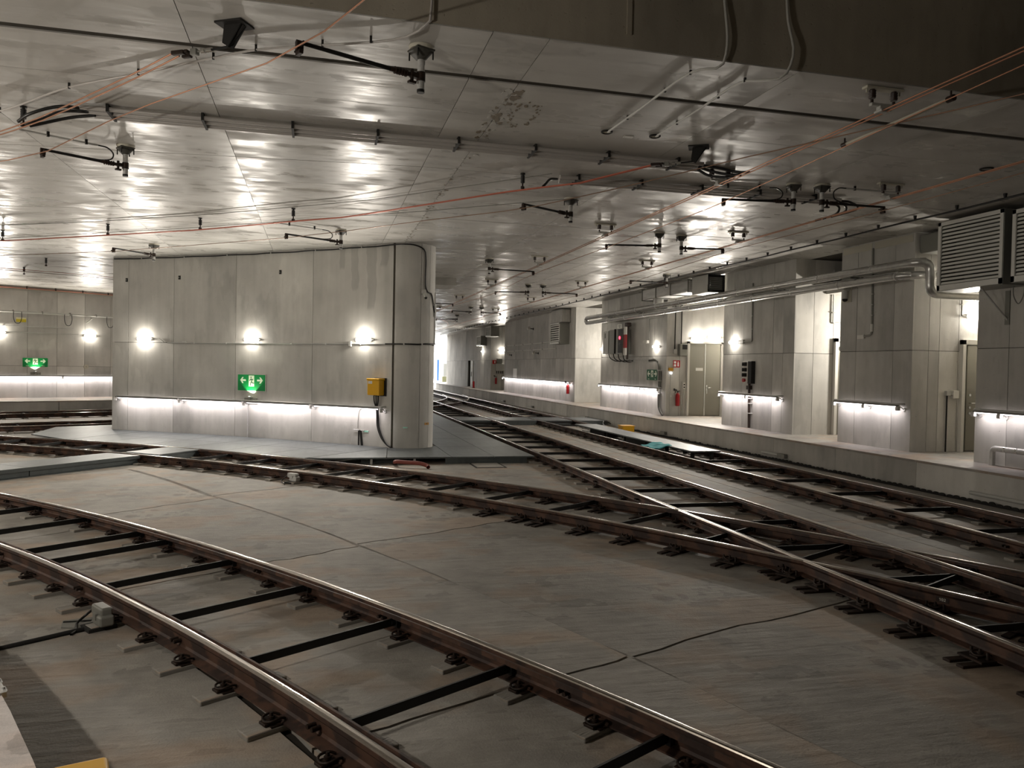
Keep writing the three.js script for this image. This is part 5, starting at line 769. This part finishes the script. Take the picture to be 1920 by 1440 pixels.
// ================================================================ OVERHEAD LINE
// drop post with swivelling arm, origin on the ceiling, arm towards local +x
const CH = (() => {
  const g = {};
  g.grout = merge(cyl([0, 0, 0], [0, -0.03, 0], 0.125, 0.115, 24));
  g.base = merge([box(-0.10, 0.10, -0.045, -0.03, -0.10, 0.10), (() => { const c = new THREE.CylinderGeometry(0.135, 0.052, 0.085, 4, 1); c.rotateY(Math.PI / 4); c.translate(0, -0.0875, 0); return c; })()]);
  g.stud = merge([[-0.085, -0.085], [0.085, -0.085], [-0.085, 0.085], [0.085, 0.085]].map(([x, z]) => cyl([x, -0.03, z], [x, -0.13, z], 0.008, 0.008, 6)));
  g.post = merge(cyl([0, -0.13, 0], [0, -0.42, 0], 0.036, 0.036, 18)); g.cap = merge(cyl([0, -0.42, 0], [0, -0.45, 0], 0.038, 0.038, 18));
  g.bracket = merge([cyl([0, -0.25, 0], [0, -0.34, 0], 0.045, 0.045, 16), rbox(0.03, 0.12, -0.32, -0.27, -0.03, 0.03, 0.008), cyl([0.1, -0.24, 0], [0.1, -0.37, 0], 0.018, 0.018, 8), rbox(0.06, 0.14, -0.38, -0.355, -0.025, 0.025, 0.006)]);
  const L = [cyl([0.12, -0.295, 0], [0.34, -0.295, 0], 0.024, 0.024, 12)]; for (let i = 0; i < 5; i++) L.push(cyl([0.16 + i * 0.03, -0.295, 0], [0.172 + i * 0.03, -0.295, 0], 0.036, 0.036, 14)); g.ins = merge(L);
  g.clamp = merge([box(-0.03, 0.03, -0.05, 0.03, -0.025, 0.025), cyl([0, 0, -0.10], [0, -0.03, 0.10], 0.012, 0.012, 8), rbox(-0.02, 0.02, -0.085, -0.045, -0.05, 0.05, 0.006)]);
  return g;
})();
function cantilever(label, [x, z], tip, opt = {}) {
  const dx = tip[0] - x, dz = tip[1] - z, L = Math.hypot(dx, dz), o = thing('cantilever', label, 'overhead arm', [x, H, z], Math.atan2(-dz, dx));
  const add = (n, g, m, p = o) => { const q = new THREE.Mesh(g, m); q.name = n; q.castShadow = q.receiveShadow = true; p.add(q); return q; };
  add('grout_pad', CH.grout, M.cream); const b = add('base_plate', CH.base, M.baseGrey); add('stud', CH.stud, M.dark, b); const p = add('post', CH.post, M.zincMatt); add('end_cap', CH.cap, M.black, p);
  add('bracket', CH.bracket, M.rustDark); add('insulator', CH.ins, M.brown); add('arm', merge(cyl([0.33, -0.295, 0], [L + 0.03, -0.285, 0], 0.021, 0.019, 12)), M.black); add('wire_clamp', CH.clamp, M.rustDark).position.set(L, -0.31, 0);
  if (opt.rod) { add('stay_tube', merge(pipe([[L * 0.32, -0.05, 0.1], [L + 0.25, -0.05, 0.12]], 0.014, 0.02, 8)), M.zincMatt); add('stay_clip', merge([box(L * 0.45, L * 0.45 + 0.03, -0.07, 0, 0.085, 0.115), box(L * 0.9, L * 0.9 + 0.03, -0.07, 0, 0.095, 0.13)]), M.dark); add('jumper_cable', merge(tube([[L * 0.32, -0.05, 0.1], [L * 0.2, -0.06, 0.1], [L * 0.13, -0.13, 0.09], [L * 0.16, -0.22, 0.06], [L * 0.30, -0.27, 0.03], [L * 0.42, -0.28, 0.01]], 0.011, 6)), M.blackGloss); }
  return o;
}
cantilever('large drop post and black arm nearest the viewer, under the ceiling edge', [0.95, -7.69], [-0.2, -7.21]);
cantilever('drop post with arm and looped jumper cable at the left, over the nearest track', [-2.79, -12.45], [-3.7, -11.88], { rod: 1 });
cantilever('drop post and arm in front of the upper left corner of the island wall', [-4.34, -22.59], [-5.12, -21.69]);
cantilever('drop post with arm and cable loop above the middle of the island wall', [0.48, -18.51], [-0.72, -17.85], { rod: 1 });
cantilever('single drop post and arm right of the island wall, over the middle curve', [4.5, -13.63], [3.46, -13.1]);
cantilever('left post of the nearest back-to-back pair, with cable loop', [7.66, -11.38], [6.51, -11.63], { rod: 1 });
cantilever('right post of the nearest back-to-back pair, with cable loop', [8.14, -11.29], [9.35, -11.3], { rod: 1 });
cantilever('left post of the second back-to-back pair', [7.55, -16.34], [6.4, -16.71]);
cantilever('right post of the second back-to-back pair', [8.17, -16.49], [9.16, -16.35]);
cantilever('single distant post with its arm pointing right, beside the straight track', [4.78, -21.88], [6.17, -22.11]);
cantilever('left post of the third back-to-back pair', [7.64, -28.02], [6.49, -28.54]);
cantilever('right post of the third back-to-back pair', [8.2, -27.97], [9.56, -28.03]);
cantilever('distant post half hidden behind the island wall nose, arm to the right', [4.3, -34.98], [5.95, -34.95]);
cantilever('left post of the fourth, farthest back-to-back pair', [7.66, -39.37], [6.63, -39.07]);
cantilever('right post of the fourth, farthest back-to-back pair', [8.24, -39.45], [9.32, -39.75]);
cantilever('farthest single post near the tunnel mouth', [8.07, -45.79], [6.91, -46.43]);
cantilever('post at the wall side over the silver pipes, arm towards the outermost track', [11.0, -23.2], [9.7, -23.1]);

// double insulator hanger across the feeder pair; single hanger
const HG = (() => {
  const ins = (x, s = 1) => [cyl([x, -0.03, 0], [x, -0.045, 0], 0.028, 0.028, 14), ...[0, 1, 2].map((i) => cyl([x, -0.045 - i * 0.028 * s, 0], [x, -0.07 - i * 0.028 * s, 0], 0.042, 0.036, 16)), cyl([x, -0.13 * s - 0.01, 0], [x, -0.13 * s - 0.045, 0], 0.016, 0.016, 8)];
  return { bar: merge([rbox(-0.24, 0.24, -0.03, 0, -0.045, 0.045, 0.008), cyl([-0.21, -0.03, 0], [-0.21, -0.07, 0], 0.01, 0.01, 6), cyl([0.21, -0.03, 0], [0.21, -0.07, 0], 0.01, 0.01, 6)]), ins: ins(-0.14).concat([]), insR: ins(0.14), clamp: merge([rbox(-0.16, 0.16, -0.21, -0.175, -0.025, 0.025, 0.008), rbox(-0.06, 0.06, -0.27, -0.2, -0.035, 0.035, 0.01), cyl([-0.05, -0.255, -0.06], [-0.05, -0.255, 0.06], 0.016, 0.016, 8), cyl([0.05, -0.255, -0.06], [0.05, -0.255, 0.06], 0.016, 0.016, 8)]), one: merge([cyl([0, 0, 0], [0, -0.02, 0], 0.04, 0.04, 14), cyl([0, -0.02, 0], [0, -0.04, 0], 0.02, 0.02, 10), ...[0, 1, 2, 3].map((i) => cyl([0, -0.04 - i * 0.03, 0], [0, -0.068 - i * 0.03, 0], 0.036, 0.031, 14))]), oneC: merge([cyl([0, -0.16, 0], [0, -0.22, 0], 0.012, 0.012, 8), rbox(-0.03, 0.03, -0.255, -0.21, -0.02, 0.02, 0.006)]) };
})();
HG.ins = merge(HG.ins); HG.insR = merge(HG.insR);
function hanger(label, x, z) { const o = thing('feeder_hanger', label, 'insulator', [x, H, z]); for (const [n, g, m] of [['bar', HG.bar, M.cream], ['insulator', HG.ins, M.brown], ['insulator', HG.insR, M.brown], ['cable_clamp', HG.clamp, M.lightGrey]]) { const q = new THREE.Mesh(g, m); q.name = n; q.castShadow = q.receiveShadow = true; o.add(q); } }
function single(label, x, z, a = 0) { const o = thing('feeder_insulator', label, 'insulator', [x, H, z], a); for (const [n, g, m] of [['insulator', HG.one, M.black], ['cable_clamp', HG.oneC, M.rustDark]]) { const q = new THREE.Mesh(g, m); q.name = n; q.castShadow = q.receiveShadow = true; o.add(q); } }
const ord = ['first', 'second', 'third', 'fourth', 'fifth', 'sixth', 'seventh'];
[-7.3, -10.85, -15.75, -20.85, -27.0, -33.5, -40].forEach((z, i) => hanger(ord[i] + ' double insulator from the viewer on the feeder pair above the straight crossed track', 6.0, z));
[-10.85, -15.6, -20.55, -26.2, -33, -40].forEach((z, i) => hanger(ord[i] + ' double insulator from the viewer on the feeder pair above the outermost track', 9.12, z));
[[3.18, -12.14], [-0.53, -16.36], [-2.55, -18.13], [-4.77, -19.68], [-7.6, -21.6]].forEach(([x, z], i) => single(ord[i] + ' from the right of the small black insulators on the reddish feeder', x, z, 0.8));
single('small black insulator where the copper feeder pair meets the cables at left', -3.62, -10.92, 0.8);
[[-8.3, -27.0, 'upper'], [-9.9, -30.0, 'lower']].forEach(([x, z, w]) => single(w + ' black insulator on the wire in the left tunnel, left of the island wall', x, z));

const line = (name, label, sets, r, mat, cat = 'wire') => { const o = thing(name, label, cat, sets[0][0]); for (const s of sets) part(o, 'strand', tube(s, r, 6, false), mat); return o; };
const twin = (pts, d = 0.035) => [1, -1].map((s) => shift(pts.map(([x, , z]) => [x, z]), s * d).map(([x, z], i) => [x, pts[i][1], z]));
const yW = 5.09;
line('contact_wire', 'copper contact wire over the nearest curved track, crossing the upper left of the picture', [[0.12, 0.28, 0.42, 0.55, 0.65, 0.747, 0.85, 0.96, 1.15, 1.35].map((t) => { const [x, z] = pol([0.55, 0.747, 0.96].includes(t) ? 29.7 : 29.42, t); return [x, yW - 0.01, z]; })], 0.0075, M.copper);
line('feeder_cable', 'twin copper feeder over the nearest track from the black ceiling anchor to the left edge', twin([[-1.36, 5.235, -8.0], [-1.94, 5.21, -8.76], [-3.21, 5.2, -10.4], [-4.02, 5.2, -11.32], [-6.2, 5.2, -13.6], [-10, 5.2, -16.8], [-16, 5.2, -19.6]]), 0.009, M.copper);
line('feeder_cable', 'reddish twin feeder over the middle curve, running from the ceiling anchor past the island wall', twin([[4.59, 5.235, -10.25], [3.88, 5.2, -11.52], [3.18, 5.2, -12.14], [0.51, 5.2, -15.52], [-0.53, 5.2, -16.36], [-2.55, 5.2, -18.13], [-4.77, 5.2, -19.68], [-7.6, 5.2, -21.6], [-12, 5.2, -24]], 0.02), 0.009, M.copperRed);
line('contact_wire', 'dark contact wire over the middle curve, passing under the ceiling edge at upper right', [[[-12, yW, -26], [-5.12, yW, -21.69], [-0.72, yW, -17.85], [0.6, yW, -16.4], [2.0, yW, -14.7], [3.46, yW, -13.1], [4.5, yW, -11.0], [5.3, yW, -9.1], [6.1, yW, -7.45], [6.7, yW, -6.2], [8.0, yW, -2.5], [8.8, yW, 2]]], 0.0075, M.copperDark);
line('feeder_cable', 'twin copper feeder above the straight crossed track, longest at the upper right', twin([[6.0, 5.2, 6], [6.0, 5.2, -7.3], [6.0, 5.2, -10.85], [6.0, 5.2, -20.85], [6.0, 5.2, -40], [6.1, 5.2, -75]]), 0.010, M.copper);
line('contact_wire', 'contact wire above the straight crossed track, zigzagging between the left posts of the pairs', [[[6.0, yW, 6], [6.05, yW, -5.5], [6.45, yW, -11.62], [6.35, yW, -16.7], [6.12, yW, -22.1], [6.44, yW, -28.5], [5.9, yW, -34.9], [6.58, yW, -39.1], [6.86, yW, -46.4], [6.1, yW, -75]]], 0.0075, M.copper);
line('feeder_cable', 'twin copper feeder above the outermost track', twin([[9.25, 5.2, 4], [9.12, 5.2, -10.85], [9.1, 5.2, -20.5], [9.1, 5.2, -40], [9.3, 5.2, -75]], 0.03), 0.009, M.copper);
line('contact_wire', 'contact wire above the outermost track, held by the right posts of the pairs', [[[9.2, yW, 4], [9.3, yW, -11.3], [9.12, yW, -16.35], [9.65, yW, -23.1], [9.5, yW, -28], [9.28, yW, -39.7], [9.4, yW, -75]]], 0.0075, M.copperDark);
for (const [R_, y, w, m] of [[33.35, 5.09, 'contact wire of the nearer far left track, behind the island wall', M.copperDark], [32.6, 5.22, 'feeder cable of the nearer far left track, close under the ceiling', M.copperRed], [27.1, 5.09, 'contact wire of the far left track beside the left walkway', M.copperDark]]) line('contact_wire', w, [arcE(R_, 0.1, 1.45, 26).map(([x, z]) => [x, y, z])], 0.0075, m);
line('ceiling_wire', 'thin pale wire just under the ceiling beside the reddish feeder', [[[4.6, 5.43, -13.4], [2.0, 5.43, -15.6], [0.3, 5.43, -16.9], [-3, 5.43, -19.4], [-8, 5.43, -22.8], [-14, 5.43, -25]], [[3.6, 5.43, -11.9], [0.9, 5.43, -14.9], [-2.2, 5.43, -17.4], [-5, 5.43, -19.3], [-9, 5.43, -21.6]]], 0.007, M.greyPaint);

// anchors
function anchor(label, [x, z], dir, to) {
  const a = Math.atan2(-dir[1], dir[0]), o = thing('wire_anchor', label, 'anchor', [x, H, z], a), add = (n, g, m) => { const q = new THREE.Mesh(merge(g), m); q.name = n; q.castShadow = q.receiveShadow = true; o.add(q); };
  add('base_plate', box(-0.14, 0.14, -0.018, 0, -0.11, 0.11), M.dark);
  const tri = new THREE.Shape([[-0.10, -0.018], [0.08, -0.018], [0.10, -0.18], [0.04, -0.22]].map(([u, v]) => new THREE.Vector2(u, v))); for (const zz of [-0.045, 0.03]) add('gusset', new THREE.ExtrudeGeometry(tri, { depth: 0.012, bevelEnabled: false }).translate(0, 0, zz), M.dark); add('brace', cyl([-0.10, -0.02, 0], [0.06, -0.19, 0], 0.014), M.dark);
  add('rod', cyl([0.06, -0.2, 0], [0.26, -0.215, 0], 0.010), M.dark); add('turnbuckle', [cyl([0.24, -0.215, 0], [0.30, -0.215, 0], 0.022), cyl([0.32, -0.215, 0], [0.36, -0.215, 0], 0.024)], M.chrome); add('link', [cyl([0.36, -0.215, 0], [0.5, -0.22, 0], 0.012), rbox(0.40, 0.47, -0.25, -0.19, -0.03, 0.03, 0.01)], M.greyPaint);
  add('yoke', [rbox(0.48, 0.52, -0.235, -0.205, -0.055, 0.055, 0.008), rbox(0.52, 0.66, -0.245, -0.205, -0.06, -0.015, 0.01), rbox(0.50, 0.60, -0.25, -0.20, 0.015, 0.06, 0.01)], M.rustDark); 
}
anchor('black ceiling anchor of the twin copper feeder, upper left', [-0.80, -7.68], [-0.58, -0.335]);
anchor('black ceiling anchor of the reddish feeder, in the middle of the ceiling', [5.15, -9.93], [-0.64, -0.37]);

// ceiling conduits
const cab = (name, label, pts, r, m, clips, cat = 'conduit', smooth = false) => { const o = thing(name, label, cat, pts[0]); part(o, 'tube', smooth ? tube(pts, r, 8) : pipe(pts, r, 0.06, 8), m); if (clips) for (const c of clips) part(o, 'clip', box(c[0] - 0.011, c[0] + 0.011, c[1] - 0.016, H, c[2] - 0.011, c[2] + 0.011), M.dark); return o; };
{
  const P = [[-7.5, 5.41, -14.0], [-3.93, 5.41, -11.05], [-2.80, 5.41, -9.84], [-1.93, 5.41, -9.15], [-1.08, 5.41, -8.45], [-0.64, 5.41, -8.11], [0.69, 5.41, -7.45], [0.86, 5.42, -7.25], [0.95, 5.46, -7.11], [0.97, 5.7, -7.12], [0.98, 8.0, -7.12]];
  cab('conduit', 'thin clipped conduit crossing the ceiling at upper left and rising over its edge', P, 0.012, M.greyTube, [P[1], P[2], P[3], P[4], P[5], [0.0, 5.41, -7.8], [0.45, 5.41, -7.57]], 'conduit', true);
  cab('conduit', 'left of the two pale conduits running from the ceiling edge to a round socket', [[3.67, 5.44, -9.62], [3.70, 5.43, -8.6], [3.74, 5.43, -7.5], [3.80, 5.42, -7.3], [3.93, 5.40, -7.14], [3.97, 5.6, -7.1], [3.93, 6.2, -7.12], [3.93, 8, -7.12]], 0.014, M.lightGrey, [[3.69, 5.43, -9.0], [3.72, 5.43, -8.0], [3.75, 5.43, -7.45]], 'conduit', true);
  cab('conduit', 'right of the two pale conduits running from the ceiling edge to a round socket', [[4.35, 5.44, -9.6], [4.37, 5.43, -8.5], [4.40, 5.43, -7.5], [4.48, 5.38, -7.3], [4.62, 5.36, -7.1], [4.72, 5.6, -7.08], [4.66, 6.0, -7.11], [4.64, 8, -7.12]], 0.014, M.lightGrey, [[4.36, 5.43, -9.0], [4.38, 5.43, -8.0], [4.40, 5.43, -7.47]], 'conduit', true);
  [[3.67, -9.66, 'left'], [4.35, -9.64, 'right']].forEach(([x, z, w]) => { const o = thing('ceiling_socket', w + ' round ceiling socket at the end of a pale conduit', 'socket', [x, H, z]); part(o, 'ring', new THREE.TorusGeometry(0.065, 0.014, 8, 24).rotateX(Math.PI / 2).translate(x, H - 0.01, z), M.dark); part(o, 'disc', cyl([x, H, z], [x, H - 0.012, z], 0.058), M.cream); });
  const lb = thing('ceiling_label', 'small white label on the ceiling between the two round sockets', 'label', [4.03, H, -9.8]); part(lb, 'plate', box(3.97, 4.10, H - 0.006, H, -9.84, -9.76), M.white); part(lb, 'rivet', cyl([3.98, H - 0.006, -9.8], [3.98, H - 0.009, -9.8], 0.004), M.dark);
  const rt = thing('ceiling_socket', 'lone round dark ring on the ceiling at the far right', 'socket', [9.79, H, -9.63]); part(rt, 'ring', new THREE.TorusGeometry(0.085, 0.014, 8, 24).rotateX(Math.PI / 2).translate(9.79, H - 0.008, -9.63), M.dark); part(rt, 'disc', cyl([9.79, H, -9.63], [9.79, H - 0.01, -9.63], 0.07), M.greyPaint);
  const bundle = (label, xs, zs, ends) => { const o = thing('conduit_bundle', label, 'conduits', [xs[0], 5.4, zs[0]]); zs.forEach((z, i) => part(o, 'tube', cyl([xs[0] + i * 0.04, 5.405, z], [xs[1] + i * 0.06, 5.405, z], 0.029, 0.029, 12), M.greyTube)); for (let x = xs[0] + 0.3; x < xs[1]; x += 1.1) part(o, 'strap', box(x, x + 0.03, 5.365, H, Math.min(...zs) - 0.05, Math.max(...zs) + 0.05), M.dark); ends.forEach((e) => part(o, 'cable', tube(e, 0.021, 8), M.blackGloss)); };
  bundle('three grey conduits side by side across the ceiling, feeding the left copper cables', [-2.88, 5.55], [-10.54, -10.71, -10.88], [[[-2.85, 5.4, -10.58], [-3.1, 5.38, -10.52], [-3.45, 5.28, -10.6], [-3.62, 5.22, -10.75]], [[-2.82, 5.4, -10.70], [-3.1, 5.38, -10.7], [-3.4, 5.28, -10.78], [-3.58, 5.22, -10.86]], [[-2.78, 5.4, -10.82], [-3.1, 5.36, -10.9], [-3.4, 5.27, -10.92], [-3.55, 5.22, -10.92]], [[5.5, 5.4, -10.58], [5.75, 5.34, -10.45], [6.0, 5.26, -10.3], [6.05, 5.22, -10.1]], [[5.55, 5.4, -10.70], [5.75, 5.32, -10.6], [5.98, 5.24, -10.4], [6.0, 5.21, -10.25]], [[5.6, 5.4, -10.82], [5.75, 5.3, -10.75], [5.97, 5.24, -10.55], [5.98, 5.21, -10.4]]]);
  bundle('second group of grey conduits across the ceiling, behind the nearest post pair', [3.75, 9.0], [-11.94, -12.1, -12.26], [[[8.95, 5.4, -12.0], [9.2, 5.38, -11.95], [9.4, 5.3, -12.0], [9.15, 5.2, -12.4]], [[9.0, 5.4, -12.1], [9.2, 5.36, -12.1], [9.3, 5.28, -12.2], [9.12, 5.2, -12.6]], [[9.05, 5.4, -12.2], [9.2, 5.34, -12.25], [9.25, 5.26, -12.4], [9.1, 5.2, -12.8]], [[3.75, 5.4, -12.1], [3.6, 5.36, -12.0], [3.5, 5.26, -11.9], [3.45, 5.21, -11.9]]]);
  const rod = thing('line_tube', 'long pale tube hung beside the contact wire at upper right', 'tube', [6.25, 5.1, -7.5]); part(rod, 'tube', cyl([6.24, 5.12, -8.2], [6.2, 5.12, -6.6], 0.022, 0.022, 14), M.cream); part(rod, 'end_clamp', [cyl([6.24, 5.12, -8.2], [6.24, 5.12, -8.28], 0.03), cyl([6.2, 5.12, -6.6], [6.2, 5.12, -6.52], 0.034), cyl([6.24, 5.09, -8.24], [6.24, 5.2, -8.24], 0.01), cyl([6.2, 5.09, -6.56], [6.2, 5.2, -6.56], 0.01)], M.brown);
  const gcb = thing('ground_cable', 'black cable on short black stand-offs along the ceiling above the raised walkway', 'cable', [11.42, 5.38, -35]); part(gcb, 'cable', tube(Array.from({ length: 40 }, (_, i) => [11.42, 5.38 - (i % 2) * 0.012, lerp(-6.5, -74, i / 39)]), 0.02, 6, true, 160), M.blackGloss); for (let z = -9.8; z > -66; z -= 1.03) part(gcb, 'stand_off', [cyl([11.42, H, z], [11.42, 5.36, z], 0.034, 0.018, 8)], M.black);
}
renderer.render(scene, camera);
